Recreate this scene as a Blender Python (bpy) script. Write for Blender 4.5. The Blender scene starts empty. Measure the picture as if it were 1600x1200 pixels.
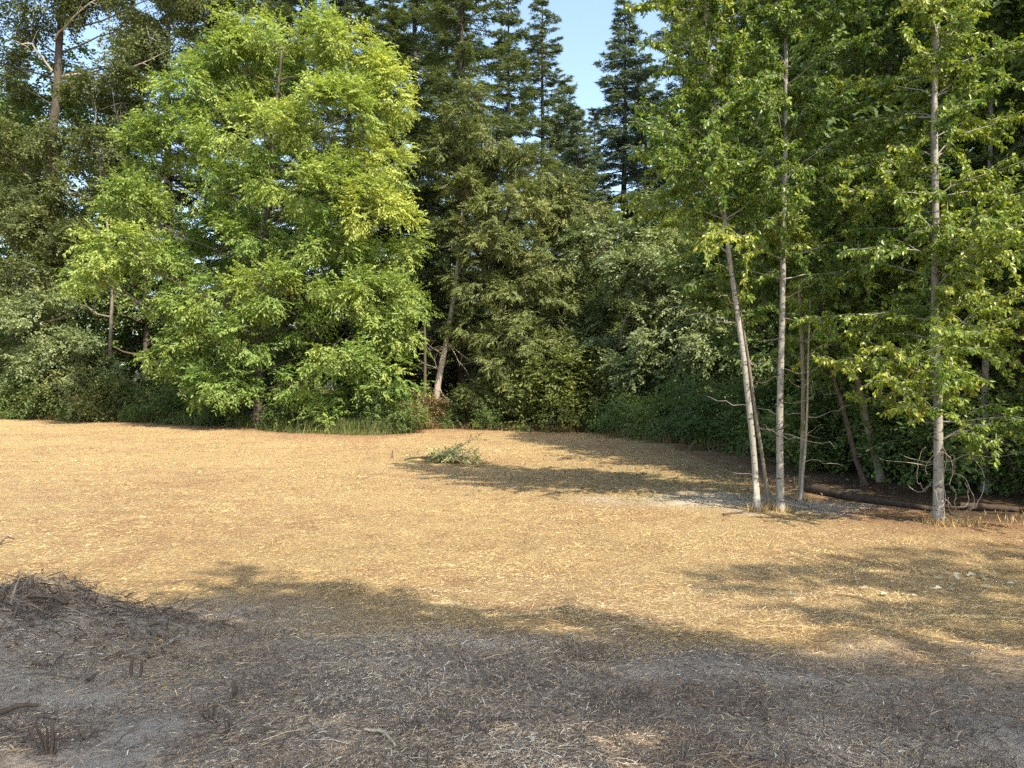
import bpy, math
import numpy as np
from mathutils import Vector

C = bpy.context.scene.collection
SC = bpy.context.scene
F = 1170.0                      # focal length in photograph pixels (1600 wide)
HC = 2.2                        # eye height above the field

# ------------------------------------------------------------------ camera, sky, sun
cam_d = bpy.data.cameras.new('camera')
cam_d.sensor_width = 36.0
cam_d.lens = 36.0 * F / 1600.0
cam_d.clip_start = 0.1
cam_d.clip_end = 2000.0
cam = bpy.data.objects.new('camera', cam_d)
cam.location = (0, 0, HC)
cam.rotation_euler = (math.radians(90), 0, 0)
C.objects.link(cam)
SC.camera = cam

SUN_EL = math.radians(49)
UX, UY = -0.62, 0.785           # horizontal travel of the sunlight
_n = math.hypot(UX, UY); UX /= _n; UY /= _n
world = bpy.data.worlds.new('World'); SC.world = world
world.use_nodes = True
nt = world.node_tree
for n in list(nt.nodes): nt.nodes.remove(n)
sky = nt.nodes.new('ShaderNodeTexSky')
sky.sky_type = 'NISHITA'; sky.sun_disc = False
sky.sun_elevation = SUN_EL
sky.sun_rotation = math.atan2(-UX, -UY)
sky.air_density = 1.0; sky.dust_density = 2.2; sky.ozone_density = 0.7
bg = nt.nodes.new('ShaderNodeBackground'); bg.inputs['Strength'].default_value = 0.135
ow = nt.nodes.new('ShaderNodeOutputWorld')
tintn = nt.nodes.new('ShaderNodeMix'); tintn.data_type = 'RGBA'; tintn.blend_type = 'MULTIPLY'; tintn.inputs[0].default_value = 1
tintn.inputs[7].default_value = (0.98, 0.97, 0.90, 1)      # summer smoke takes some of the blue
nt.links.new(sky.outputs[0], tintn.inputs[6]); nt.links.new(tintn.outputs[2], bg.inputs['Color']); nt.links.new(bg.outputs[0], ow.inputs['Surface'])

sun_d = bpy.data.lights.new('sun', 'SUN')
sun_d.energy = 3.3; sun_d.angle = math.radians(0.5); sun_d.color = (1.0, 0.88, 0.70)
sun = bpy.data.objects.new('sun', sun_d)
sun.rotation_euler = Vector((UX*math.cos(SUN_EL), UY*math.cos(SUN_EL), -math.sin(SUN_EL))).to_track_quat('-Z', 'Y').to_euler()
C.objects.link(sun)

SC.view_settings.view_transform = 'Standard'
SC.view_settings.look = 'None'
SC.view_settings.exposure = 1.7
SC.view_settings.gamma = 1.0
SC.view_settings.use_curve_mapping = False
SC.cycles.max_bounces = 6
SC.cycles.diffuse_bounces = 4
SC.cycles.glossy_bounces = 2
SC.cycles.transmission_bounces = 4
SC.cycles.use_denoising = False

# ------------------------------------------------------------------ helpers
def noise2(x, y, scale, seed):
    """smooth value noise in -1..1"""
    r = np.random.default_rng(seed)
    n = 256
    g = r.uniform(-1, 1, (n, n))
    fx, fy = x/scale, y/scale
    ix, iy = np.floor(fx).astype(int), np.floor(fy).astype(int)
    tx, ty = fx-ix, fy-iy
    tx = tx*tx*(3-2*tx); ty = ty*ty*(3-2*ty)
    a = g[ix % n, iy % n]; b = g[(ix+1) % n, iy % n]; c = g[ix % n, (iy+1) % n]; d = g[(ix+1) % n, (iy+1) % n]
    return (a*(1-tx)+b*tx)*(1-ty)+(c*(1-tx)+d*tx)*ty

def sstep(t):
    t = np.clip(t, 0, 1)
    return t*t*(3-2*t)

def ground_z(x, y):
    x = np.asarray(x, float); y = np.asarray(y, float)
    z = 0.55*sstep((9.0-y)/6.5)
    crest = 5.9 + 0.25*noise2(x, y*0, 1.3, 3)
    mound = np.exp(-np.where(y > crest, (y-crest)/0.55, (crest-y)/1.5)**2)*np.clip((-2.2-x)/1.7, 0, 1)**0.6
    z = z + 0.34*mound*(1+0.22*noise2(x, y, 0.45, 4)+0.16*noise2(x, y, 0.16, 14))
    z = z + 0.012*np.clip(-x-8, 0, 60)
    near = sstep((16-y)/10)
    z = z + near*0.075*np.clip(noise2(x, y, 0.45, 8)+noise2(x, y, 1.9, 9)-0.30, 0, 1) + 0.05*noise2(x, y, 2.6, 5) + (0.012+0.03*near)*noise2(x, y, 0.75, 6) + 0.014*near*noise2(x, y, 0.27, 7)
    z = z + 0.25*sstep((y-40)/40.0)
    return z

def gz(x, y): return float(ground_z(np.array([x]), np.array([y]))[0])

def at(px, py, d):
    """photograph pixel at depth d -> a point in the place"""
    return np.array([(px-800.0)/F*d, d, HC-(py-600.0)/F*d])

def on_ground(px, d):
    x = (px-800.0)/F*d
    return np.array([x, d, gz(x, d)])

def mesh_np(name, V, faces, mat, tint=None, smooth=False):
    """faces: list of integer arrays n x k"""
    me = bpy.data.meshes.new(name)
    V = np.asarray(V, np.float32)
    me.vertices.add(len(V)); me.vertices.foreach_set('co', V.ravel())
    loops = np.concatenate([f.ravel() for f in faces]).astype(np.int32)
    starts = []; o = 0
    for f in faces:
        starts.append(np.arange(len(f))*f.shape[1]+o); o += f.size
    starts = np.concatenate(starts).astype(np.int32)
    me.loops.add(len(loops)); me.loops.foreach_set('vertex_index', loops)
    me.polygons.add(len(starts)); me.polygons.foreach_set('loop_start', starts)
    me.polygons.foreach_set('use_smooth', np.full(len(starts), smooth, dtype=bool))
    if tint is not None:
        a = me.attributes.new('tint', 'FLOAT', 'FACE'); a.data.foreach_set('value', np.asarray(tint, np.float32))
    me.update(calc_edges=True)
    me.materials.append(mat)
    return me

def link(name, me, parent=None, loc=(0, 0, 0)):
    o = bpy.data.objects.new(name, me); C.objects.link(o)
    o.location = loc
    if parent is not None: o.parent = parent
    return o

def thing(name, label, cat, loc=(0, 0, 0), group=None, rotz=0.0, scale=1.0):
    o = bpy.data.objects.new(name, None); C.objects.link(o)
    o.empty_display_size = 0.3
    o.location = tuple(float(v) for v in loc); o.rotation_euler = (0, 0, rotz)
    o.scale = (scale,)*3 if np.isscalar(scale) else scale
    o['label'] = label; o['category'] = cat
    if group: o['group'] = group
    return o

def tag(o, label=None, cat=None, group=None, kind=None):
    if label: o['label'] = label
    if cat: o['category'] = cat
    if group: o['group'] = group
    if kind: o['kind'] = kind
    return o

def unit(a):
    return a/np.maximum(np.linalg.norm(a, axis=-1, keepdims=True), 1e-9)

class Tubes:
    """collects swept tubes into one mesh"""
    def __init__(s): s.V = []; s.F = []; s.n = 0
    def add(s, pts, rad, k=6, cap=True):
        pts = np.asarray(pts, float); m = len(pts)
        rad = np.broadcast_to(np.asarray(rad, float), (m,))
        t = unit(np.gradient(pts, axis=0))
        ref = np.array([0, 0, 1.0]) if abs(t[:, 2]).mean() < 0.8 else np.array([1.0, 0, 0])
        a = unit(np.cross(t, ref)); b = np.cross(t, a)
        th = np.arange(k)/k*2*np.pi
        ring = pts[:, None]+rad[:, None, None]*(np.cos(th)[None, :, None]*a[:, None]+np.sin(th)[None, :, None]*b[:, None])
        s.V.append(ring.reshape(-1, 3))
        i = np.arange(m-1)[:, None]*k; j = np.arange(k)[None]; j2 = (j+1) % k
        q = np.stack([i+j, i+j2, i+k+j2, i+k+j], -1).reshape(-1, 4)+s.n
        s.F.append(q)
        if cap and k == 4: s.F.append(np.array([[0, 1, 2, 3], [4*m-1, 4*m-2, 4*m-3, 4*m-4]])+s.n)
        elif cap and k >= 6:
            h = k//2
            for e0 in (0, (m-1)*k):
                s.F.append(np.array([[e0+x, e0+x+1, e0+(k-2-x), e0+(k-1-x)] for x in range(h-1)])+s.n)
        s.n += m*k
    def mesh(s, name, mat, smooth=True):
        return mesh_np(name, np.concatenate(s.V), s.F, mat, smooth=smooth)

def wobble(a, b, n, amp, rng, sag=0.0):
    """a crooked line from a to b"""
    a = np.asarray(a, float); b = np.asarray(b, float)
    t = np.linspace(0, 1, n)[:, None]
    p = a+(b-a)*t
    w = rng.normal(0, 1, (n, 3)).cumsum(0); w = w-w[0]-(w[-1]-w[0])*t
    L = np.linalg.norm(b-a)
    p = p+w*amp*L/max(1, math.sqrt(n))
    p[:, 2] -= (sag*L*4*t*(1-t))[:, 0]
    return p

def leaf_geo(P, D, N, L, W, fold=0.18):
    """folded two-triangle leaves: P base, D direction, N upward normal"""
    D = unit(D); S = unit(np.cross(D, N)); U = np.cross(S, D)
    L = np.broadcast_to(L, (len(P),))[:, None]; W = np.broadcast_to(W, (len(P),))[:, None]
    mid = P+D*L*0.42+U*W*fold
    V = np.stack([P, mid+S*W*0.5, P+D*L-U*L*0.06, mid-S*W*0.5], 1).reshape(-1, 3)
    i = np.arange(len(P))*4
    T = np.stack([np.stack([i, i+1, i+2], 1), np.stack([i, i+2, i+3], 1)], 1).reshape(-1, 3)
    return V, T

def rdir(rng, n, up=0.0):
    v = unit(rng.normal(0, 1, (n, 3))); v[:, 2] += up
    return unit(v)

def crown_geo(rng, clumps, n_leaves, ll, lw, spray=0.7, per=10, sub_k=9, droop=0.25, fill=0.55, sub_r=(0.25, 0.45), flat=0.7):
    """leaf sprays gathered in tufts on the outside of each clump; clump = (centre, radii, tint)"""
    area = np.array([c[1][0]*c[1][2]+c[1][0]*c[1][1]+c[1][1]*c[1][2] for c in clumps])
    share = area/area.sum()
    PV, PD, PN, PT = [], [], [], []
    for (c, r, tint), sh in zip(clumps, share):
        nsp = max(6, int(n_leaves*sh/per))
        c = np.asarray(c, float); r = np.asarray(r, float)
        k = max(5, int(sub_k*(0.6+0.8*rng.random())))
        dirs = rdir(rng, k, 0.25)
        sc = c+dirs*r*rng.uniform(fill, 1.0, (k, 1))
        sr = r.mean()*rng.uniform(sub_r[0], sub_r[1], k)
        w = sr**2; which = rng.choice(k, nsp, p=w/w.sum())
        off = unit(rng.normal(0, 1, (nsp, 3)))*(rng.random((nsp, 1))**0.5)
        off[:, 2] *= flat
        O = sc[which]+off*sr[which][:, None]
        out = unit((O-c)/r)
        A = unit(out*0.8+rng.normal(0, 0.55, (nsp, 3))+off*0.5-np.array([0, 0, droop]))
        Ls = spray*rng.uniform(0.6, 1.3, nsp)
        tt = np.linspace(0.1, 1, per)[None]+rng.uniform(-0.05, 0.05, (nsp, per))
        side = np.where(np.arange(per) % 2 == 0, 1.0, -1.0)[None]
        upv = np.array([0, 0, 1.0])+0.35*rng.normal(0, 1, (nsp, 3))+0.3*out
        S = unit(np.cross(A, upv)); 
        base = O[:, None]+A[:, None]*(Ls[:, None]*tt)[..., None]-np.array([0, 0, 1])*(droop*0.5*Ls[:, None]*tt**2)[..., None]
        ang = rng.uniform(0.5, 1.2, (nsp, per))
        D = A[:, None]*np.cos(ang)[..., None]+S[:, None]*(side*np.sin(ang))[..., None]+rng.normal(0, 0.22, (nsp, per, 3))
        D[..., 2] -= droop
        Nn = upv[:, None]+rng.normal(0, 0.4, (nsp, per, 3))
        PV.append(base.reshape(-1, 3)); PD.append(D.reshape(-1, 3)); PN.append(Nn.reshape(-1, 3))
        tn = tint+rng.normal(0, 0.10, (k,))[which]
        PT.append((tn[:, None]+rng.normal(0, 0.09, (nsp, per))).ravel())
    P, D, N, T = map(np.concatenate, (PV, PD, PN, PT))
    n = len(P)
    V, Fc = leaf_geo(P, D, N, ll*rng.uniform(0.65, 1.25, n), lw*rng.uniform(0.7, 1.2, n))
    return V, Fc, np.repeat(np.clip(T, 0, 1), 2)

# ------------------------------------------------------------------ materials
def mat(name):
    m = bpy.data.materials.new(name); m.use_nodes = True
    t = m.node_tree
    for n in list(t.nodes): t.nodes.remove(n)
    return m, t

def N(t, typ, **kw):
    n = t.nodes.new(typ)
    for k, v in kw.items(): setattr(n, k, v)
    return n

def ramp(t, src, stops):
    r = N(t, 'ShaderNodeValToRGB')
    el = r.color_ramp.elements
    while len(el) > 1: el.remove(el[-1])
    el[0].position = stops[0][0]; el[0].color = (*stops[0][1], 1)
    for p, c in stops[1:]:
        e = el.new(p); e.color = (*c, 1)
    t.links.new(src, r.inputs[0])
    return r.outputs[0]

def leaf_mat(name, stops, trans=0.35, rough=0.5, spec=0.3, tmul=(1.25, 1.3, 0.6), gain=(1, 1, 1)):
    m, t = mat(name)
    stops = [(q, tuple(min(0.9, a*b) for a, b in zip(c, gain))) for q, c in stops]
    a = N(t, 'ShaderNodeAttribute', attribute_name='tint')
    col = ramp(t, a.outputs['Fac'], stops)
    p = N(t, 'ShaderNodeBsdfPrincipled')
    p.inputs['Roughness'].default_value = rough
    p.inputs['Specular IOR Level'].default_value = spec
    t.links.new(col, p.inputs['Base Color'])
    tr = N(t, 'ShaderNodeBsdfTranslucent')
    mul = N(t, 'ShaderNodeMix', data_type='RGBA', blend_type='MULTIPLY'); mul.inputs[0].default_value = 1
    t.links.new(col, mul.inputs[6]); mul.inputs[7].default_value = (*tmul, 1)
    t.links.new(mul.outputs[2], tr.inputs['Color'])
    mx = N(t, 'ShaderNodeMixShader'); mx.inputs[0].default_value = trans
    t.links.new(p.outputs[0], mx.inputs[1]); t.links.new(tr.outputs[0], mx.inputs[2])
    o = N(t, 'ShaderNodeOutputMaterial'); t.links.new(mx.outputs[0], o.inputs['Surface'])
    return m

def bark_mat(name, c0, c1, scale=(6, 6, 1.5), bands=False, moss=None, rough=0.9):
    m, t = mat(name)
    tc = N(t, 'ShaderNodeTexCoord')
    mp = N(t, 'ShaderNodeMapping'); mp.inputs['Scale'].default_value = scale
    t.links.new(tc.outputs['Object'], mp.inputs[0])
    nz = N(t, 'ShaderNodeTexNoise'); nz.inputs['Scale'].default_value = 2.2; nz.inputs['Detail'].default_value = 6; nz.inputs['Roughness'].default_value = 0.7
    t.links.new(mp.outputs[0], nz.inputs['Vector'])
    col = ramp(t, nz.outputs['Fac'], [(0.3, c0), (0.7, c1)])
    if bands:
        m2 = N(t, 'ShaderNodeMapping'); m2.inputs['Scale'].default_value = (7, 7, 21)
        t.links.new(tc.outputs['Object'], m2.inputs[0])
        n2 = N(t, 'ShaderNodeTexNoise'); n2.inputs['Scale'].default_value = 1.3; n2.inputs['Detail'].default_value = 3
        t.links.new(m2.outputs[0], n2.inputs['Vector'])
        k = ramp(t, n2.outputs['Fac'], [(0.58, (1, 1, 1)), (0.66, (0.34, 0.30, 0.25))])
        mm = N(t, 'ShaderNodeMix', data_type='RGBA', blend_type='MULTIPLY'); mm.inputs[0].default_value = 1
        t.links.new(col, mm.inputs[6]); t.links.new(k, mm.inputs[7]); col = mm.outputs[2]
    if moss:
        n3 = N(t, 'ShaderNodeTexNoise'); n3.inputs['Scale'].default_value = 2.5; n3.inputs['Detail'].default_value = 4
        t.links.new(tc.outputs['Object'], n3.inputs['Vector'])
        k = ramp(t, n3.outputs['Fac'], [(0.5, (0, 0, 0)), (0.62, (1, 1, 1))])
        mm = N(t, 'ShaderNodeMix', data_type='RGBA'); t.links.new(k, mm.inputs[0])
        t.links.new(col, mm.inputs[6]); mm.inputs[7].default_value = (*moss, 1); col = mm.outputs[2]
    p = N(t, 'ShaderNodeBsdfPrincipled'); p.inputs['Roughness'].default_value = rough; p.inputs['Specular IOR Level'].default_value = 0.2
    t.links.new(col, p.inputs['Base Color'])
    b = N(t, 'ShaderNodeBump'); b.inputs['Strength'].default_value = 0.6; b.inputs['Distance'].default_value = 0.02
    t.links.new(nz.outputs['Fac'], b.inputs['Height']); t.links.new(b.outputs[0], p.inputs['Normal'])
    o = N(t, 'ShaderNodeOutputMaterial'); t.links.new(p.outputs[0], o.inputs['Surface'])
    return m

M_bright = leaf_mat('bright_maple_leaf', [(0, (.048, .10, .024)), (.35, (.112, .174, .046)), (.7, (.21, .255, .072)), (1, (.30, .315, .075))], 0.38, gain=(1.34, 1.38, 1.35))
M_poplar = leaf_mat('poplar_leaf', [(0, (.045, .080, .018)), (.45, (.085, .125, .025)), (.8, (.17, .19, .035)), (1, (.27, .26, .055))], 0.36, 0.4, 0.4, gain=(1.6, 1.68, 1.4))
M_alder = leaf_mat('alder_leaf', [(0, (.032, .065, .022)), (.5, (.065, .110, .035)), (1, (.13, .165, .05))], 0.30, 0.5, 0.35, gain=(1.55, 1.45, 1.35))
M_dark = leaf_mat('forest_leaf', [(0, (.028, .052, .018)), (.5, (.058, .092, .030)), (1, (.11, .135, .045))], 0.28, gain=(2.05, 1.95, 1.7))
M_olive = leaf_mat('olive_leaf', [(0, (.040, .050, .022)), (.5, (.076, .092, .036)), (1, (.155, .16, .06))], 0.28, gain=(1.45, 1.5, 1.4))
M_fir = leaf_mat('fir_needles', [(0, (.030, .046, .024)), (.5, (.066, .086, .042)), (1, (.12, .135, .062))], 0.2, gain=(1.9, 1.9, 1.8))
M_firw = leaf_mat('warm_fir_needles', [(0, (.046, .058, .022)), (.5, (.098, .11, .042)), (1, (.165, .165, .065))], 0.2, gain=(1.45, 1.58, 1.35))
M_firhaze = leaf_mat('hazed_fir_needles', [(0, (.026, .040, .032)), (.5, (.050, .070, .052)), (1, (.090, .108, .075))], 0.2, gain=(3.0, 2.9, 2.9))  # distance haze painted into the needle colour, paler and bluer than the nearer firs
M_bramble = leaf_mat('bramble_leaf', [(0, (.035, .055, .020)), (.45, (.075, .105, .035)), (.8, (.15, .15, .06)), (1, (.26, .15, .07))], 0.28, gain=(1.4, 1.4, 1.3))
M_rust = leaf_mat('dry_brush_leaf', [(0, (.08, .06, .03)), (.5, (.17, .13, .06)), (1, (.28, .23, .10))], 0.25)
M_pale = leaf_mat('wilted_leaf', [(0, (.10, .11, .06)), (.5, (.22, .23, .13)), (1, (.50, .46, .35))], 0.25)
M_lalder = leaf_mat('pale_alder_leaf', [(0, (.06, .095, .04)), (.5, (.125, .175, .075)), (1, (.27, .31, .15))], 0.32, 0.45, 0.4)
M_wilt = leaf_mat('felled_leaf', [(0, (.16, .18, .075)), (.5, (.33, .34, .17)), (1, (.52, .50, .30))], 0.35)
M_bush = leaf_mat('yellow_green_bush_leaf', [(0, (.07, .095, .025)), (.5, (.145, .18, .05)), (1, (.27, .27, .08))], 0.32)
M_straw = leaf_mat('straw', [(0, (.085, .058, .036)), (.3, (.24, .165, .085)), (.65, (.48, .36, .17)), (1, (.68, .54, .29))], 0.15, 0.6, 0.25, (1.1, 1, .8), gain=(1.16, 1.12, 1.06))
M_mulch = leaf_mat('mulch_straw', [(0, (.055, .042, .034)), (.4, (.15, .118, .088)), (.75, (.30, .245, .18)), (1, (.55, .48, .37))], 0.1, 0.7, 0.2, (1.1, 1, .8), gain=(2.3, 2.2, 1.95))
M_green = leaf_mat('green_grass', [(0, (.04, .065, .02)), (.5, (.09, .12, .035)), (1, (.25, .22, .08))], 0.3)

B_poplar = bark_mat('poplar_bark', (.17, .162, .142), (.35, .338, .30), (9, 9, 3), bands=True)
B_brown = bark_mat('brown_bark', (.05, .042, .032), (.13, .105, .08), (7, 7, 1.2))
B_fir = bark_mat('fir_bark', (.035, .030, .026), (.105, .088, .072), (6, 6, 0.9))
B_grey = bark_mat('grey_bark', (.10, .088, .072), (.22, .195, .16), (8, 8, 2))
B_moss = bark_mat('mossy_bark', (.14, .12, .09), (.27, .235, .18), (8, 8, 2), moss=(.11, .13, .03))
B_dead = bark_mat('dead_wood', (.22, .19, .155), (.42, .37, .31), (8, 8, 1.0))
B_dark = bark_mat('dark_twig', (.05, .038, .03), (.14, .105, .08), (8, 8, 2))
B_peel = bark_mat('peeled_wood', (.36, .29, .20), (.54, .45, .33), (8, 8, 2))
B_log = bark_mat('log_bark', (.025, .02, .015), (.075, .055, .04), (4, 4, 4))

def ground_mat():
    m, t = mat('mown_field')
    tc = N(t, 'ShaderNodeNewGeometry')
    pos = tc.outputs['Position']
    def noise(scale, detail=6, rough=0.65, sc=(1, 1, 1)):
        mp = N(t, 'ShaderNodeMapping'); mp.inputs['Scale'].default_value = sc
        t.links.new(pos, mp.inputs[0])
        n = N(t, 'ShaderNodeTexNoise'); n.inputs['Scale'].default_value = scale; n.inputs['Detail'].default_value = detail; n.inputs['Roughness'].default_value = rough
        t.links.new(mp.outputs[0], n.inputs['Vector'])
        return n.outputs['Fac']
    fine = noise(26, 8, 0.75)
    mid = noise(2.2, 6, 0.65)
    big = noise(0.22, 4, 0.6)
    straw = ramp(t, fine, [(0.28, (.10, .065, .03)), (0.42, (.29, .21, .105)), (0.56, (.44, .33, .165)), (0.74, (.58, .465, .26))])
    brown = ramp(t, fine, [(0.30, (.075, .042, .026)), (0.5, (.255, .15, .085)), (0.72, (.41, .275, .16))])
    grey = ramp(t, fine, [(0.32, (.095, .08, .063)), (0.5, (.42, .36, .285)), (0.70, (.62, .545, .44))])
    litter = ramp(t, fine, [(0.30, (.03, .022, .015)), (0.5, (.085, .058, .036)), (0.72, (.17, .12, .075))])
    def mix(f, a, b):
        x = N(t, 'ShaderNodeMix', data_type='RGBA'); t.links.new(f, x.inputs[0]); t.links.new(a, x.inputs[6]); t.links.new(b, x.inputs[7]); return x.outputs[2]
    def math_(op, a, b):
        x = N(t, 'ShaderNodeMath', operation=op)
        for i, v in enumerate((a, b)):
            if isinstance(v, float): x.inputs[i].default_value = v
            else: t.links.new(v, x.inputs[i])
        return x.outputs[0]
    pb = ramp(t, math_('ADD', math_('MULTIPLY', mid, 0.55), math_('MULTIPLY', big, 0.45)), [(0.46, (0, 0, 0)), (0.62, (.75, .75, .75))])
    col = mix(pb, straw, brown)
    def attr(n): return N(t, 'ShaderNodeAttribute', attribute_name=n).outputs['Fac']
    edge = math_('MULTIPLY', attr('edge'), math_('ADD', 0.45, math_('MULTIPLY', mid, 0.9)))
    col = mix(edge, col, brown)
    col = mix(attr('mulch'), col, grey)
    # pale patches of bare dust
    dust = N(t, 'ShaderNodeRGB'); dust.outputs[0].default_value = (.60, .52, .42, 1)
    dm = math_('MULTIPLY', ramp(t, noise(0.9, 5, 0.6), [(0.50, (0, 0, 0)), (0.62, (1, 1, 1))]), math_('MULTIPLY', attr('mulch'), 0.9))
    col = mix(dm, col, dust.outputs[0])
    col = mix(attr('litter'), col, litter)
    p = N(t, 'ShaderNodeBsdfPrincipled'); p.inputs['Roughness'].default_value = 0.95; p.inputs['Specular IOR Level'].default_value = 0.1
    t.links.new(col, p.inputs['Base Color'])
    b = N(t, 'ShaderNodeBump'); b.inputs['Strength'].default_value = 1.0; b.inputs['Distance'].default_value = 0.07
    hh = math_('ADD', fine, math_('MULTIPLY', noise(7, 6, 0.7), 1.2))
    t.links.new(hh, b.inputs['Height']); t.links.new(b.outputs[0], p.inputs['Normal'])
    o = N(t, 'ShaderNodeOutputMaterial'); t.links.new(p.outputs[0], o.inputs['Surface'])
    return m
M_ground = ground_mat()

# ------------------------------------------------------------------ ground
# tree line of the clearing, seen from above: (x, y)
EDGE = np.array([(-140, 75), (-60, 52), (-31, 46), (-21.7, 43), (-12.5, 37.0), (-9, 33.5), (-5.4, 31.5), (-3.8, 37), (1.0, 36), (4.2, 37), (5.5, 31), (7.6, 26), (6.6, 20), (5.5, 15), (7.2, 12.25), (9.2, 11.4), (12, 10.2), (20, 4), (30, -6)], float)

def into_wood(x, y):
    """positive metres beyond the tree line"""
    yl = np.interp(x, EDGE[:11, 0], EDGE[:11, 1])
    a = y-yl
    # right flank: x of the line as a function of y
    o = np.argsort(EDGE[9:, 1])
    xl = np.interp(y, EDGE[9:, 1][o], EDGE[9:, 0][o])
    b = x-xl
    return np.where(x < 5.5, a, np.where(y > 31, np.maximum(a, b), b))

def mulch_mask(x, y):
    m = sstep((7.0-y+1.3*noise2(x, y, 2.2, 21)-0.28*np.clip(x, -4, 8)+0.5*noise2(x, y, .7, 23))/2.6)
    m2 = 0.8*sstep((2.3-np.hypot((x-4.0)/1.3, (y-13.95)*1.5)+0.8*noise2(x, y, 0.8, 22))/1.5)
    return np.maximum(m, m2)

def build_ground():
    u = np.linspace(-1, 1, 401)
    xs = 9*u+420*np.abs(u)**5*np.sign(u)+12*u**3
    v = np.linspace(0, 1, 440)
    ys = -8+34*v+30*v**3+420*v**9
    X, Y = np.meshgrid(xs, ys)
    Z = ground_z(X, Y)
    far = sstep((np.hypot(X, Y)-90)/60)
    Z = Z*(1-far)
    nx, ny = len(xs), len(ys)
    i = (np.arange(ny-1)[:, None]*nx+np.arange(nx-1)[None]).ravel()
    Q = np.stack([i, i+1, i+nx+1, i+nx], 1)
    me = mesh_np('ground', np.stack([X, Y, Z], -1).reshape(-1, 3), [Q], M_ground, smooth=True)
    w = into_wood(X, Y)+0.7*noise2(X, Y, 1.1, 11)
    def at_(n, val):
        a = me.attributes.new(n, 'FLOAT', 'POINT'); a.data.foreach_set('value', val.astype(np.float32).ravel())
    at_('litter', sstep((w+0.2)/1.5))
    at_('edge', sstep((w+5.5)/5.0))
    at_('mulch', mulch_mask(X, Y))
    return tag(link('ground', me), kind='structure')
build_ground()

def strips(P, A, L, W, rng, lift=0.5, bow=0.25):
    """bent straws: quad + tip triangle"""
    n = len(P)
    A = unit(A); S = unit(np.cross(A, np.array([0, 0, 1.0])+rng.normal(0, 0.4, (n, 3))))
    L = L[:, None]; W = W[:, None]
    bend = rng.normal(0, bow, (n, 1))
    m = P+A*L*0.5+S*L*0.15*bend+np.array([0, 0, 1])*L*0.10*lift
    e = P+A*L+S*L*0.5*bend*0.5
    V = np.stack([P-S*W*.5, P+S*W*.5, m+S*W*.5, m-S*W*.5, e], 1).reshape(-1, 3)
    i = np.arange(n)*5
    return V, np.stack([i, i+1, i+2, i+3], 1), np.stack([i+3, i+2, i+4], 1)

def straw(name, n, d0, d1, power, materials, length, width, seed, up=0.16, masked=None, tint=(0.55, 0.22)):
    rng = np.random.default_rng(seed)
    u = rng.random(n)
    d = (d0**(1-power)+u*(d1**(1-power)-d0**(1-power)))**(1/(1-power))
    th = rng.uniform(-0.80, 0.80, n)
    x, y = d*np.tan(th)*0.9, d
    k = into_wood(x, y) < 0.4+0.6*rng.random(n)
    if masked: k &= masked(x, y, rng)
    x, y, d = x[k], y[k], d[k]; n = len(x)
    # gather into low swirls and heaps
    h = np.clip(noise2(x, y, 0.55, seed+1)*0.7+noise2(x, y, 1.7, seed+2)*0.7, 0, 1)
    ang = noise2(x, y, 1.5, seed+3)*2.0+rng.normal(0, 1.1, n)
    z = ground_z(x, y)+0.004+rng.random(n)**2*0.05*(0.25+h)
    A = np.stack([np.cos(ang), np.sin(ang), rng.normal(up*0.4, up, n)+h*0.08], 1)
    L = length*np.clip(rng.lognormal(-0.15, 0.6, n), .2, 3.2)*(1+0.4*h)
    W = width*rng.uniform(0.5, 1.3, n)*np.clip(d/10.0, 0.6, 2.4)
    V, Q, T = strips(np.stack([x, y, z], 1), A, L, W, rng)
    tn = np.clip(rng.normal(tint[0], tint[1], n)-0.28*h+0.26*noise2(x, y, 3.5, 36)+0.18*noise2(x, y, 0.8, seed+6), 0, 1)
    me = mesh_np(name, V, [Q, T], materials, np.concatenate([tn, tn]))
    return tag(link(name, me), kind='stuff')

def dry(x, y, rng): return rng.random(len(x)) > mulch_mask(x, y)*1.02
def wet(x, y, rng):
    bare = sstep((noise2(x, y, 0.6, 25)*0.7+noise2(x, y, 2.4, 26)*0.7-0.05)/0.4)
    return rng.random(len(x)) < mulch_mask(x, y)*(1-0.9*bare)
def patch(x, y): return noise2(x, y, 4.2, 36)*.7+noise2(x, y, 1.3, 37)*.5+1.1*sstep((into_wood(x, y)+5)/5)-.12
M_pink = leaf_mat('brown_straw', [(0, (.07, .042, .028)), (.35, (.25, .172, .105)), (.7, (.47, .36, .22)), (1, (.66, .54, .35))], 0.12, 0.6, 0.25, (1.1, 1, .8))
straw('mown_straw', 210000, 3.6, 46, 1.12, M_straw, 0.046, 0.0050, 31, up=0.09, masked=lambda x, y, g: dry(x, y, g) & (patch(x, y)+g.normal(0, .22, len(x)) < .30))
straw('brown_mown_straw', 130000, 3.6, 46, 1.12, M_pink, 0.044, 0.0050, 33, up=0.09, masked=lambda x, y, g: dry(x, y, g) & (patch(x, y)+g.normal(0, .22, len(x)) > .20) & (into_wood(x, y) < -.5*g.random(len(x))))
straw('long_debris', 4500, 2.6, 11, 1.4, M_mulch, 0.08, 0.005, 43, up=0.02, masked=wet, tint=(0.5, 0.25))
straw('mulch_debris', 185000, 2.6, 11, 1.5, M_mulch, 0.030, 0.0054, 41, up=0.08, masked=wet, tint=(0.42, 0.26))

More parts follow.
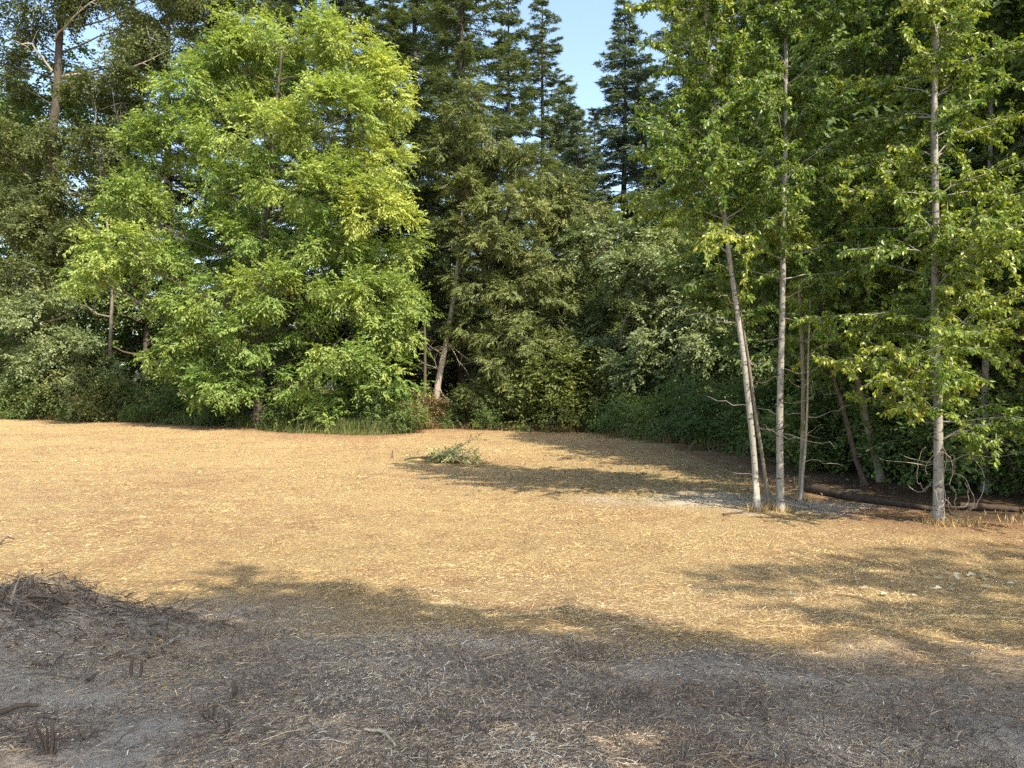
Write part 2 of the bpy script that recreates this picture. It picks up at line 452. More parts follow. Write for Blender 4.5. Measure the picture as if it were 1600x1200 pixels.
def hay_clumps(name, n_c, per, d0, d1, lm, seed, L, W, tint, hi=0.05, ok=None, spread=(.08, .28)):
    """small raked-up wads of straw or twigs"""
    r = np.random.default_rng(seed)
    d = d0+(d1-d0)*r.random(n_c)**1.3; th = r.uniform(-.72, .72, n_c)
    cx, cy = d*np.tan(th), d
    k = into_wood(cx, cy) < -.2
    if ok: k &= ok(cx, cy)
    cx, cy = cx[k], cy[k]; n_c = len(cx); sz = r.uniform(*spread, n_c)*(1+cy/40)
    i = np.repeat(np.arange(n_c), per)
    ox, oy = r.normal(0, 1, len(i))*sz[i]*1.5, r.normal(0, 1, len(i))*sz[i]*.8
    x, y = cx[i]+ox, cy[i]+oy
    z = ground_z(x, y)+.004+r.random(len(i))*hi*np.exp(-(ox/sz[i]/1.5)**2-(oy/sz[i]/.8)**2)*(sz[i]/.2)
    a = r.uniform(0, 3.14, n_c)[i]+r.normal(0, .8, len(i))
    A = np.stack([np.cos(a), np.sin(a), r.normal(.05, .22, len(i))], 1)
    V, Q, T = strips(np.stack([x, y, z], 1), A, L*np.clip(r.lognormal(-.2, .5, len(i)), .3, 2.5), W*r.uniform(.5, 1.3, len(i))*np.clip(y/11, .7, 2), r)
    tn = np.clip(r.normal(tint, .2, len(i)), 0, 1)
    tag(link(name, mesh_np(name, V, [Q, T], lm, np.concatenate([tn, tn]))), kind='stuff')
hay_clumps('hay_wads', 420, 60, 7.5, 38, M_straw, 131, .09, .006, .34, .06, lambda x, y: mulch_mask(x, y) < .6)
M_twig = leaf_mat('dark_twigs', [(0, (.035, .026, .02)), (.5, (.10, .075, .055)), (1, (.26, .21, .155))], 0.02, 0.8, 0.2)
hay_clumps('twig_wads', 300, 55, 2.9, 9.0, M_twig, 132, .085, .0062, .40, .07, lambda x, y: mulch_mask(x, y) > .5, (.07, .2))
def mound_twigs():
    r = np.random.default_rng(133); n = 7500
    x = r.uniform(-7.5, -2.2, n); y = r.normal(5.4, .5, n)
    k = r.random(n) < .35+.65*np.clip((-2.2-x)/1.2, 0, 1); x, y = x[k], y[k]; n = len(x)
    z = ground_z(x, y)+r.random(n)**1.6*.06
    a = r.uniform(0, 6.28, n); A = np.stack([np.cos(a), np.sin(a), r.normal(0, .28, n)], 1)
    V, Q, T = strips(np.stack([x, y, z], 1), A, .11*np.clip(r.lognormal(0, .6, n), .3, 3.5), .0075*r.uniform(.5, 1.8, n), r)
    tn = np.clip(r.normal(.5, .25, n), 0, 1)
    tag(link('twig_debris', mesh_np('twig_debris', V, [Q, T], M_twig, np.concatenate([tn, tn]))), kind='stuff')
mound_twigs()

# ------------------------------------------------------------------ tree builders
def limb_to(tub, trunk, trad, c, r0, rng, k=5):
    """a limb from the trunk towards a clump centre"""
    c = np.asarray(c, float)
    hd = np.hypot(trunk[:, 0]-c[0], trunk[:, 1]-c[1])
    want = c[2]-0.45*hd
    i = int(np.argmin(np.abs(trunk[:, 2]-want)))
    i = max(1, min(i, len(trunk)-2))
    a = trunk[i]
    p = wobble(a, c, 8, 0.05, rng, sag=0.05)
    r = min(r0, trad[i]*0.7)
    tub.add(p, np.linspace(r, r*0.18, 8), k, cap=False)
    return p

def leafy_tree(name, label, base, trunk, r0, clumps, n_leaves, leaf, lw, lmat, bmat, seed, group=None, cat='tree', r1=0.05,
               split_limbs=False, spray=0.7, per=10, droop=0.25, fill=0.55, sub_k=9, ks=10, twig_mat=None, **kw):
    """trunk and clumps in world metres; everything is re-based to the tree's foot"""
    rng = np.random.default_rng(seed)
    base = np.asarray(base, float)
    t = thing(name, label, cat, base, group)
    tr = np.asarray(trunk, float)-base
    cl = [(np.asarray(c)-base, r, ti) for c, r, ti in clumps]
    # resample the trunk
    s = np.r_[0, np.cumsum(np.linalg.norm(np.diff(tr, axis=0), axis=1))]
    ss = np.linspace(0, s[-1], 22)
    tp = np.stack([np.interp(ss, s, tr[:, i]) for i in range(3)], 1)
    tp[1:-1] += rng.normal(0, r0*0.12, (20, 3))*[1, 1, 0]
    tp[0, 2] -= 0.1
    tr_ = np.interp(ss, [0, 0.04*s[-1], s[-1]], [r0*1.35, r0, r1])
    tb = Tubes(); tb.add(tp, tr_, ks)
    lt = Tubes()
    for j, (c, r, ti) in enumerate(cl):
        if split_limbs:
            one = Tubes(); p = limb_to(one, tp, tr_, c, 0.065, rng)
            link('limb', one.mesh('limb', bmat), t)
        else:
            p = limb_to(tb, tp, tr_, c, 0.09, rng)
        for _ in range(6):
            e = c+rdir(rng, 1, 0.2)[0]*r*rng.uniform(0.7, 1.0)
            lt.add(wobble(p[rng.integers(4, 8)], e, 5, 0.08, rng), np.linspace(0.02, 0.006, 5), 4, cap=False)
    link('trunk', tb.mesh('trunk', bmat), t)
    tw = link('twigs', lt.mesh('twigs', twig_mat or bmat), t); tw['kind'] = 'stuff'
    V, T, ti = crown_geo(rng, cl, n_leaves, leaf, lw, spray, per, droop=droop, fill=fill, sub_k=sub_k, **kw)
    cr = link('crown', mesh_np('crown', V, [T], lmat, ti), t); cr['kind'] = 'stuff'
    return t

def px_clumps(rows, d, depth=0.9, ofs=0.0):
    """rows of (px, py, rx, ry, depth offset, tint) in photograph pixels -> clumps in metres"""
    out = []
    for px, py, rx, ry, dd, ti in rows:
        dk = d+dd
        out.append((at(px, py, dk), np.array([rx*dk/F, (rx+ry)*0.5*depth*dk/F, ry*dk/F]), ti))
    return out

def conifer_mesh(key, H, R, seed, nmat, bmat, z0=0.06, step=0.5, twig=0.17, droop=0.35, shape=0.85, per_whorl=5, leaf=0.26, lw=0.075, r0=0.3, gaps=0.12, blades=5):
    rng = np.random.default_rng(seed)
    tb = Tubes(); bt = Tubes()
    zz = np.linspace(-0.2, H, 24)
    lean = np.stack([noise2(zz, zz*0, 6, seed)*0.12, noise2(zz, zz*0, 6, seed+1)*0.12, zz], 1)
    tb.add(lean, np.interp(zz, [-0.2, 0.8, H], [r0*1.35, r0, 0.02]), 9)
    P, D, Nn, T = [], [], [], []
    z = z0*H
    while z < H-0.25:
        t = z/H
        nb = int(rng.integers(per_whorl-1, per_whorl+2))
        a0 = rng.uniform(0, 6.28)
        for b in range(nb):
            if rng.random() < gaps: continue
            az = a0+b*6.283/nb+rng.normal(0, 0.4)
            prof = R*((1-t)**shape)*min(1, 0.55+3.2*(t-z0)+0.15)
            L = max(0.25, prof*rng.uniform(0.45, 1.25)+0.12)
            zb = z+rng.uniform(-0.55, 0.55)*(1-0.5*t)
            s = np.linspace(0, 1, 9)
            h = np.array([math.cos(az), math.sin(az), 0])
            rise = 0.45*t+0.02
            dr = droop*(1-0.6*t)*rng.uniform(0.4, 1.6)
            pz = L*(rise*s-dr*s**1.6*(1-0.35*s**2))
            side_w = rng.normal(0, 0.06)*L*s**2
            sv = np.array([-h[1], h[0], 0])
            ax = np.array([0, 0, zb])+h*(L*s*0.97)[:, None]+sv*side_w[:, None]+np.array([0, 0, 1])*pz[:, None]
            bt.add(ax, np.linspace(0.012+0.011*L, 0.006, 9), 4, cap=False)
            nt_ = max(3, int(L*0.9/twig))
            st = np.sort(rng.uniform(0.12 if L < 1.5 else 0.22, 1.0, nt_*2))
            sg = np.where(np.arange(nt_*2) % 2 == 0, 1.0, -1.0)
            q = np.stack([np.interp(st, s, ax[:, i]) for i in range(3)], 1)
            tg = unit(np.stack([np.interp(st, s, np.gradient(ax[:, i])) for i in range(3)], 1))
            tl = np.clip((0.30*L+0.12)*(1.15-st)*rng.uniform(0.6, 1.2, nt_*2)+0.10, 0.12, 1.1)
            td = unit(tg*0.75+sv*(sg*rng.uniform(0.5, 1.0, nt_*2))[:, None]-np.array([0, 0, 1])*(0.42*rng.uniform(0.2, 1.7, nt_*2)*(1-0.5*t))[:, None])
            k = blades
            f = (np.arange(k)+0.5)/k
            pp = q[:, None]+td[:, None]*(tl[:, None]*f)[..., None]*0.9-np.array([0, 0, 1])*(0.25*tl[:, None]*f**2*(1-t))[..., None]
            alt = np.where(np.arange(k) % 2 == 0, 1.0, -1.0)[None, :, None]
            lat = unit(np.cross(td, [0, 0, 1.0]))[:, None]*alt
            dd = td[:, None]*0.8+lat*0.55+rng.normal(0, 0.2, pp.shape)
            P.append(pp.reshape(-1, 3)); D.append(dd.reshape(-1, 3))
            Nn.append((np.array([0, 0, 1.0])+rng.normal(0, 0.35, pp.shape)).reshape(-1, 3))
            T.append(np.repeat(0.35+0.25*st+rng.normal(0, 0.13, nt_*2)+rng.normal(0, 0.06), k))
        z += step*rng.uniform(0.7, 1.3)*(0.6+0.5*(1-t))
    P, D, Nn, T = map(np.concatenate, (P, D, Nn, T))
    V, Fc = leaf_geo(P, D, Nn, leaf*rng.uniform(0.6, 1.25, len(P)), lw*rng.uniform(0.7, 1.3, len(P)), 0.1)
    return (tb.mesh('trunk', bmat), bt.mesh('boughs', bmat), mesh_np('crown', V, [Fc], nmat, np.repeat(np.clip(T, 0, 1), 2)))

def put(name, parts, label, cat, loc, rotz, scale, group=None, names=('trunk', 'boughs', 'crown'), mats=None):
    t = thing(name, label, cat, loc, group, rotz, scale)
    for n, me in zip(names, parts):
        o = link(n, me, t)
        if n not in ('trunk',): o['kind'] = 'stuff'
        if mats and n in mats:
            o.material_slots[0].link = 'OBJECT'; o.material_slots[0].material = mats[n]
    return t

# ------------------------------------------------------------------ conifers
fir_a = conifer_mesh('a', 30, 6.0, 101, M_fir, B_fir, z0=0.10, step=0.62, droop=0.5, r0=0.38, gaps=0.26, per_whorl=6, leaf=.30, lw=.065, twig=.14, shape=.75, blades=9)
fir_b = conifer_mesh('b', 24, 5.0, 102, M_fir, B_fir, z0=0.08, step=0.44, droop=0.42, r0=0.28, gaps=0.2, per_whorl=6, leaf=.28, lw=.062, twig=.14, shape=.85, blades=9)

def fir(parts, px, d, H0, H, label, rot, group='conifers standing in the wood', mats=None, wide=1.0):
    wide *= (H0/H)**0.35
    b = on_ground(px, d); k = H/H0
    return put('fir_tree', parts, label, 'conifer', b, rot, (k*wide, k*wide, k), group, mats=mats)

fir(fir_a, 722, 42, 30, 31, 'tall fir with its bare trunk showing high up beside the open sky', 0.6)
b = on_ground(792, 37.5)
OF = [(720, 180, 36, 28, 0, .5), (700, 235, 42, 28, 0, .5), (765, 215, 48, 26, -.5, .55), (830, 262, 52, 28, 0, .5), (728, 298, 52, 28, -.8, .55), (800, 318, 60, 32, -1.2, .6), (868, 335, 45, 30, -.2, .55),
      (706, 365, 42, 26, -.4, .5), (768, 388, 55, 30, -1.5, .55), (850, 402, 55, 34, -1, .6), (745, 440, 45, 30, -1, .5), (820, 462, 60, 30, -1.8, .6), (885, 475, 42, 34, -.5, .55), (800, 525, 58, 30, -1.8, .55),
      (862, 552, 54, 30, -1.5, .6), (775, 575, 45, 30, -1.5, .5), (832, 605, 55, 30, -2, .55), (755, 615, 38, 22, -.8, .45), (900, 590, 36, 32, -.8, .6), (740, 155, 26, 30, .3, .5), (780, 270, 50, 40, 1.2, .4), (800, 430, 60, 50, 1, .4), (850, 500, 50, 50, 1, .4),
      (890, 395, 34, 30, .6, .5), (735, 510, 36, 28, -.4, .45), (760, 340, 40, 25, -1.4, .5)]
leafy_tree('fir_tree', 'warm olive fir with drooping boughs in front of the tallest fir', b, [b, at(788, 500, 37.8), at(770, 300, 38), at(745, 140, 38)], 0.22, px_clumps(OF, 37.5), 120000, 0.20, 0.050,
           M_firw, B_fir, 13, 'conifers standing in the wood', 'conifer', spray=0.48, per=15, droop=0.32, sub_k=15, fill=0.45, flat=0.5)
fir(fir_b, 612, 45, 24, 27, 'dark fir rising just behind the bright green tree', 2.0, wide=1.15)
fir(fir_b, 975, 60, 24, 33.0, 'slender fir with its pointed tip in the open sky', 0.4, mats={'crown': M_firhaze}, wide=1.2)
fir(fir_b, 884, 70, 24, 31, 'small distant fir tip beside the tall fir', 3.3, mats={'crown': M_firhaze}, wide=1.2)
fir(fir_a, 1075, 56, 30, 35, 'dark fir half hidden behind the leaning poplar', 4.0, mats={'crown': M_firhaze}, wide=1.25)
fir(fir_a, 470, 50, 30, 33, 'dark fir showing above the top of the bright green tree', 5.1)
fir(fir_b, 350, 54, 24, 31, 'fir behind the upper shoulder of the bright green tree', 1.7, wide=1.2)
fir(fir_b, 903, 50, 24, 20.5, 'short dark fir in the gap under the open sky', 2.6, mats={'crown': M_firhaze}, wide=1.2)
fir(fir_a, 1010, 47, 30, 15, 'low dark fir behind the pale green alder', 2.2)
back = [(-90, 62, 38, 0), (30, 70, 34, 1), (200, 66, 36, 1), (262, 56, 40, 0), (420, 60, 42, 1), (545, 60, 42, 1), (650, 56, 40, 0), (700, 66, 42, 1), (795, 62, 36, 1), (846, 66, 37, 0), (928, 74, 29, 1), (1010, 70, 33, 0),
        (1130, 60, 40, 0), (1180, 48, 33, 1), (1250, 56, 40, 1), (1300, 44, 34, 0), (1390, 40, 32, 1), (1490, 42, 34, 0), (1600, 36, 30, 1), (1720, 34, 30, 0)]
def behind(px):
    for lim, w in ((-30, 'at the very edge past the tall olive tree'), (60, 'past the tall olive tree'), (150, 'behind the tall olive tree'), (235, 'behind the slim leaning tree'), (330, 'behind the black gap beside the bright tree'), (420, 'behind the trunk of the bright green tree'), (520, 'behind the middle of the bright green tree'),
                   (610, 'behind the sunlit side of the bright green tree'), (670, 'behind the thin broken stem'), (720, 'behind the leaning dead trunk'), (780, 'behind the olive fir'), (830, 'behind the middle of the olive fir'), (875, 'beside the tall fir under the sky'),
                   (930, 'below the open sky'), (1000, 'behind the leaning alder stem'), (1090, 'behind the pale green alder'), (1150, 'behind the top of the leaning poplar'), (1200, 'between the leaning and the straight poplar'), (1240, 'behind the straight poplar'),
                   (1300, 'behind the slim forked stem'), (1360, 'behind the bent mossy stem'), (1410, 'beyond the fallen log'), (1470, 'behind the thick vine-ringed poplar'), (1560, 'past the thick vine-ringed poplar'), (1660, 'at the picture edge past the vine-ringed poplar')):
        if px < lim: return w
    return 'outside the picture beyond the vine-ringed poplar'
for i, (px, d, H, k) in enumerate(back):
    fir((fir_a, fir_b)[k], px, d, (30, 24)[k], H, '%s fir deep in the wood %s' % ('tall dark' if H > 33 else 'dark', behind(px)), i*1.3, group='firs deep in the wood')

# ------------------------------------------------------------------ bright green tree
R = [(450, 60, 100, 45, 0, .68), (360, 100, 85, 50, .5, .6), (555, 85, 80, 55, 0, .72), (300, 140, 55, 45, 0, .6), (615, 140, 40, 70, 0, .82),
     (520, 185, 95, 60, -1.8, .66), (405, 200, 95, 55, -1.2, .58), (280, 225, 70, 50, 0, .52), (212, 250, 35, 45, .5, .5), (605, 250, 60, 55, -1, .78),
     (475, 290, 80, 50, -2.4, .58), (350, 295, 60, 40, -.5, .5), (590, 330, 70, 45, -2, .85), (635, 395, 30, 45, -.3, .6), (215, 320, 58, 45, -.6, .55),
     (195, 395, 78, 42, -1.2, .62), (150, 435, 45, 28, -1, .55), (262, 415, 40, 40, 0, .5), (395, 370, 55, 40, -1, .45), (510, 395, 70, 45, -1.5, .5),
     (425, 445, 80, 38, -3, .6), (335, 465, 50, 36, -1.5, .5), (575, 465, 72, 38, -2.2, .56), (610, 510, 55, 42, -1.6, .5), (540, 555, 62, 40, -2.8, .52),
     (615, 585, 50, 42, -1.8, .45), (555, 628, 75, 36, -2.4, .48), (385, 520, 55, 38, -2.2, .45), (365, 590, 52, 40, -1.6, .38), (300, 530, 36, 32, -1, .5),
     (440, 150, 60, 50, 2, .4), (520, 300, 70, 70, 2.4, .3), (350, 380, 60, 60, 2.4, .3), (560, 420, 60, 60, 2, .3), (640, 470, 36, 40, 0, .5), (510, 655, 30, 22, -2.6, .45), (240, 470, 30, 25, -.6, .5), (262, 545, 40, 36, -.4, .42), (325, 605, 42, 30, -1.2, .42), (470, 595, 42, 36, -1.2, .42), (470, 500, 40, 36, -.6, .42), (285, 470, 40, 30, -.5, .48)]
b = on_ground(402, 36)
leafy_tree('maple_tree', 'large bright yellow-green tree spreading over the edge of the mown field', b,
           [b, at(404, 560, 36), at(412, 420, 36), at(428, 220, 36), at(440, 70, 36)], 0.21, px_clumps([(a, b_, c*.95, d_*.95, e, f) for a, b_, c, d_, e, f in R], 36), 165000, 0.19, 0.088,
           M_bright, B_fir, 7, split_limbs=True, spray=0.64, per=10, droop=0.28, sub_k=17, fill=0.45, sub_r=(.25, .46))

# ------------------------------------------------------------------ trees at the far end of the field
b = on_ground(85, 46)
leafy_tree('broadleaf_tree', 'tall olive tree with a thick dark trunk and sky showing through its crown', b,
           [b, at(88, 450, 46), at(82, 250, 46), at(90, 100, 46), at(110, -60, 46), at(118, -200, 46)], 0.42,
           px_clumps([(30, 40, 60, 40, 0, .5), (150, 20, 70, 35, 1, .5), (250, 55, 70, 45, 0, .45), (330, 40, 60, 40, 1, .4), (200, 105, 50, 30, -1, .5), (60, 205, 60, 28, -1, .55),
                      (120, 235, 60, 35, -1, .5), (30, 260, 60, 40, 0, .45), (15, 120, 45, 35, 1, .4), (160, 290, 40, 30, 0, .5), (300, -40, 120, 60, 0, .4), (60, -60, 120, 60, 0, .4), (180, -120, 120, 60, 0, .4),
                      (-60, 60, 70, 60, 0, .4), (-40, 220, 60, 50, 0, .4), (60, 300, 60, 40, -.5, .45), (90, 350, 60, 40, 0, .4), (90, -10, 60, 50, -1, .4), (230, 180, 50, 40, 1, .4), (230, 10, 60, 50, -.5, .5)], 46),
           85000, 0.20, 0.11, M_olive, B_fir, 8, r1=0.1, split_limbs=True, spray=0.8, per=8, fill=0.35, sub_k=11)
big = bpy.data.objects['broadleaf_tree']
for a_, b_, c_ in (((100, 120), (190, 112), (255, 85)), ((110, 135), (160, 125), (205, 108)), ((80, 110), (50, 70), (20, 62)), ((85, 60), (120, 20), (170, -10)), ((225, 100), (236, 70), (230, 40))):
    q = np.array([at(*a_, 45.6), at(*b_, 44.6), at(*c_, 44.2)])-np.array(big.location)
    q = np.stack([np.interp(np.linspace(0, 2, 9), [0, 1, 2], q[:, i]) for i in range(3)], 1)+np.random.default_rng(a_[0]).normal(0, .06, (9, 3))
    bb = Tubes(); bb.add(q, np.linspace(.075, .02, 9), 6, cap=False)
    for j in (4, 6):
        bb.add(wobble(q[j], q[j]+[.6, -.3, .7*(1 if j == 4 else -.5)], 5, .08, np.random.default_rng(j)), np.linspace(.025, .008, 5), 4, cap=False)
    link('dead_branch', bb.mesh('dead_branch', B_dead), big)
b = on_ground(168, 43.5)
leafy_tree('broadleaf_tree', 'slim leaning tree with a pale scarred stem beside the bright green tree', b,
           [b, at(172, 540, 43.5), at(176, 450, 43.5), at(168, 350, 43.5), at(158, 280, 43.5), at(157, 240, 43.5)], 0.12,
           px_clumps([(110, 300, 45, 35, 0, .5), (70, 360, 60, 40, 0, .5), (30, 330, 50, 40, 1, .4), (110, 400, 60, 40, 0, .55), (40, 430, 60, 45, -.5, .55), (190, 160, 35, 40, 1, .4), (140, 150, 35, 40, 1, .4), (152, 228, 36, 26, -.6, .45)], 43.5),
           36000, 0.18, 0.10, M_olive, B_grey, 9, spray=0.6, per=8, fill=0.4)
b = on_ground(60, 42.5)
leafy_tree('broadleaf_tree', 'low rounded tree with grey-green leaves at the shrubby corner of the field', b,
           [b, at(64, 560, 42.5), at(62, 470, 42.5)], 0.12,
           px_clumps([(70, 500, 60, 40, -.5, .75), (20, 530, 50, 45, 0, .6), (110, 545, 50, 40, -.5, .7), (60, 570, 70, 40, -1, .75), (-30, 560, 50, 50, 0, .6), (150, 590, 40, 30, 0, .5), (130, 480, 35, 35, 1, .4)], 42.5),
           24000, 0.18, 0.11, M_lalder, B_brown, 10, spray=0.6, per=8)

# dead leaning snag and a slim broken stem
def snag(name, label, pts, r0, r1, twigs, bm, seed, cat='dead tree'):
    rng = np.random.default_rng(seed)
    base = np.asarray(pts[0], float)
    t = thing(name, label, cat, base)
    p = np.asarray(pts)-base
    s = np.r_[0, np.cumsum(np.linalg.norm(np.diff(p, axis=0), axis=1))]; ss = np.linspace(0, s[-1], 16)
    tp = np.stack([np.interp(ss, s, p[:, i]) for i in range(3)], 1); tp[0, 2] -= 0.1
    tb = Tubes(); tb.add(tp, np.linspace(r0, r1, 16), 9); link('trunk', tb.mesh('trunk', bm), t)
    for f, vec, r in twigs:
        a = tp[int(f*15)]
        tt = Tubes(); q = wobble(a, a+np.asarray(vec), 7, 0.06, rng, 0.04)
        tt.add(q, np.linspace(r, r*0.25, 7), 5, cap=False)
        for _ in range(3):
            j = rng.integers(2, 6); e = q[j]+unit(np.asarray(vec)+rng.normal(0, 0.7*np.linalg.norm(vec), 3))*np.linalg.norm(vec)*0.3
            tt.add(wobble(q[j], e, 4, 0.05, rng), np.linspace(r*0.4, r*0.12, 4), 4, cap=False)
        link('branch', tt.mesh('branch', bm), t)
    return t
d = 37.4
snag('dead_tree', 'pale grey dead trunk leaning beside the dark fir trunk', [on_ground(678, d), at(684, 600, d), at(698, 530, d), at(708, 470, d), at(716, 405, d), at(722, 330, d)], 0.19, 0.05,
     [(0.45, (1.6, -.4, -1.2), .035), (0.5, (1.9, -.6, -1.0), .03), (0.62, (.9, -.3, .7), .03), (0.35, (-1.0, -.5, .9), .03), (0.3, (-1.1, -.4, .5), .025), (0.4, (1.1, -.8, -1.5), .03), (0.25, (.9, -.6, -1.1), .025), (0.8, (-.5, -.2, .6), .02), (0.3, (-.7, -.9, 1.2), .022)], B_dead, 51)
snag('dead_tree', 'thin broken brown stem with short stubs next to the bright green tree', [on_ground(663, 36.5), at(664, 600, 36.5), at(664, 530, 36.5), at(661, 462, 36.5)], 0.09, 0.05,
     [(0.6, (.7, -.2, .05), .018), (0.7, (.6, -.3, -.05), .018), (0.8, (.5, -.2, .1), .016), (0.5, (.8, -.3, -.1), .018), (0.35, (.9, -.3, -.4), .02)], B_brown, 52)

# ------------------------------------------------------------------ right hand wood
b = on_ground(942, 36.5)
leafy_tree('alder_tree', 'pale green rounded alder with a leaning grey stem in the corner of the wood', b,
           [b, at(955, 560, 36), at(985, 480, 35.5), at(1030, 420, 35)], 0.12,
           px_clumps([(1050, 415, 80, 40, -1, .85), (985, 440, 50, 45, 0, .7), (1100, 470, 70, 50, -1.5, .75), (1005, 505, 60, 40, -1, .7), (1070, 540, 75, 40, -2, .65), (1010, 585, 60, 40, -1, .6),
                      (1120, 400, 60, 40, 0, .7), (1130, 560, 55, 45, -1.5, .55), (940, 380, 45, 40, 1.5, .6), (1080, 600, 60, 36, -1.5, .5), (935, 520, 35, 45, 1.5, .5), (1160, 480, 45, 45, 0, .5), (1040, 350, 60, 40, 1, .55)], 34.8),
           70000, 0.17, 0.10, M_lalder, B_grey, 11, spray=0.6, per=9, sub_k=12)
b = on_ground(890, 37.5)
leafy_tree('alder_tree', 'yellowing slim alder leaning out from the olive fir', b,
           [b, at(880, 500, 38), at(878, 360, 38), at(880, 270, 38)], 0.10,
           px_clumps([(860, 310, 50, 30, 0, .7), (900, 340, 50, 35, -.5, .75), (930, 380, 40, 35, -.5, .7), (890, 420, 50, 40, 0, .6), (870, 500, 55, 45, -.5, .6), (900, 300, 35, 25, 0, .65)], 38),
           16000, 0.16, 0.09, M_olive, B_grey, 12, spray=0.6, per=8)

# two crowns of the darker wood, built once and shared
def proto_tree(seed, H, R, n, leaf, lw, lm, bm, z0=0.3, stems=1, nc=16):
    rng = np.random.default_rng(seed)
    tb = Tubes(); cl = []
    tp = wobble((0, 0, -0.1), (rng.normal(0, .4), rng.normal(0, .4), H*0.93), 16, 0.03, rng)
    tr = np.linspace(0.012*H, 0.03, 16); tb.add(tp, tr, 8)
    for i in range(nc):
        h = z0+(1-z0)*((i+0.5)/nc)
        prof = R*math.sin(math.pi*min(1, (0.12+0.88*(h-z0)/(1-z0))**0.8)*0.92)+0.35*R*(1-h)
        az = i*2.4+rng.normal(0, .5); rr = prof*rng.uniform(0.35, 0.85)
        c = np.array([math.cos(az)*rr, math.sin(az)*rr, h*H]); r = R*rng.uniform(0.28, 0.42)
        cl.append((c, np.array([r, r, r*0.65]), rng.uniform(.35, .65)))
        limb_to(tb, tp, tr, c, 0.06, rng, 4)
    V, T, ti = crown_geo(rng, cl, n, leaf, lw, 0.6, 8, sub_k=10, fill=0.45)
    return tb.mesh('trunk', bm), mesh_np('crown', V, [T], lm, ti)
wood_a = proto_tree(201, 14, 3.6, 24000, 0.17, 0.105, M_dark, B_brown, 0.22, nc=20)
wood_b = proto_tree(202, 11, 3.0, 20000, 0.16, 0.10, M_dark, B_brown, 0.12, nc=18)
bush_a = proto_tree(203, 2.6, 1.7, 9000, 0.12, 0.075, M_bramble, B_dark, 0.10, nc=14)
bush_b = proto_tree(204, 1.7, 1.6, 7000, 0.11, 0.07, M_bramble, B_dark, 0.08, nc=12)
TC = ('trunk', 'crown')

def wood(parts, H0, px, d, H, label, rot, name='broadleaf_tree', cat='tree', group=None, mats=None, wide=1.0):
    k = H/H0; b = on_ground(px, d)
    return put(name, parts, label, cat, b, rot, (k*wide, k*wide, k), group, TC, mats)

rows = [(1262, 23.5, 14, 0, 'dark leafy tree behind the straight middle poplar'), (1345, 22, 16, 1, 'dark leafy tree between the straight poplars'),
        (1440, 19.5, 15.36, 0, 'dark leafy tree close behind the big poplar at the field corner'), (1560, 18, 16, 1, 'dark leafy tree shading the black gap in the wood'),
        (1660, 17, 16.64, 0, 'dark leafy tree reaching in past the picture edge'), (1170, 39, 17, 1, 'dark leafy tree behind the leaning poplar'),
        (1335, 40, 18, 0, 'tall dark tree deep behind the middle poplar')]
for i, (px, d, H, k, lb) in enumerate(rows):
    wood((wood_a, wood_b)[k], (14, 11)[k], px, d, H, lb, i*1.9, group='dark trees of the wood', mats={'crown': M_alder} if i in (0, 1, 5) else None)
deep = [(-60, 50, 13, 0), (20, 54, 22, 1), (110, 52, 24, 0), (215, 48, 16, 1), (300, 50, 8, 0), (395, 46, 10, 1), (480, 44, 11, 0), (560, 42, 9, 1), (640, 46, 10, 0), (690, 50, 10, 1), (770, 47, 8, 1), (840, 45, 10, 0), (900, 42, 9, 1),
        (960, 42, 9, 0), (1060, 40, 10, 1), (1130, 38, 11, 0), (1220, 38, 13, 1), (1400, 33, 14, 0), (1640, 23, 11, 1), (2034, 12.8, 13, 0), (2588, 10.8, 13, 1), (2300, 14.5, 15, 0), (3725, 8, 13, 1), (2500, 18, 16, 0), (1850, 17, 14, 1), (1900, 12.5, 13, 0), (1230, 52, 17, 0), (1420, 52, 18, 1), (1580, 48, 18, 0)]
for i, (px, d, H, k) in enumerate(deep):
    wood((wood_a, wood_b)[k], (14, 11)[k], px, d, H, '%s leafy tree deep in the wood %s' % ('tall' if H > 13 else 'low', behind(px)), i*2.3, group='leafy trees deep in the wood')

# far woodland that closes the view between the trunks
def far_wood():
    rng = np.random.default_rng(77)
    cl = []
    for i in range(150):
        th = rng.uniform(-0.85, 0.85); r = rng.uniform(62, 100)
        x, y = r*math.sin(th), r*math.cos(th)
        if y < 50 and x < 0: continue
        h = rng.uniform(0.8, 6.5)
        cl.append((np.array([x, y, h]), np.array([4.5, 3.0, 2.6]), rng.uniform(.2, .5)))
    V, T, ti = crown_geo(rng, cl, 34000, 0.7, 0.42, 1.4, 8, sub_k=10, fill=0.3)
    tag(link('distant_woods', mesh_np('distant_woods', V, [T], M_dark, ti)), kind='stuff')
far_wood()

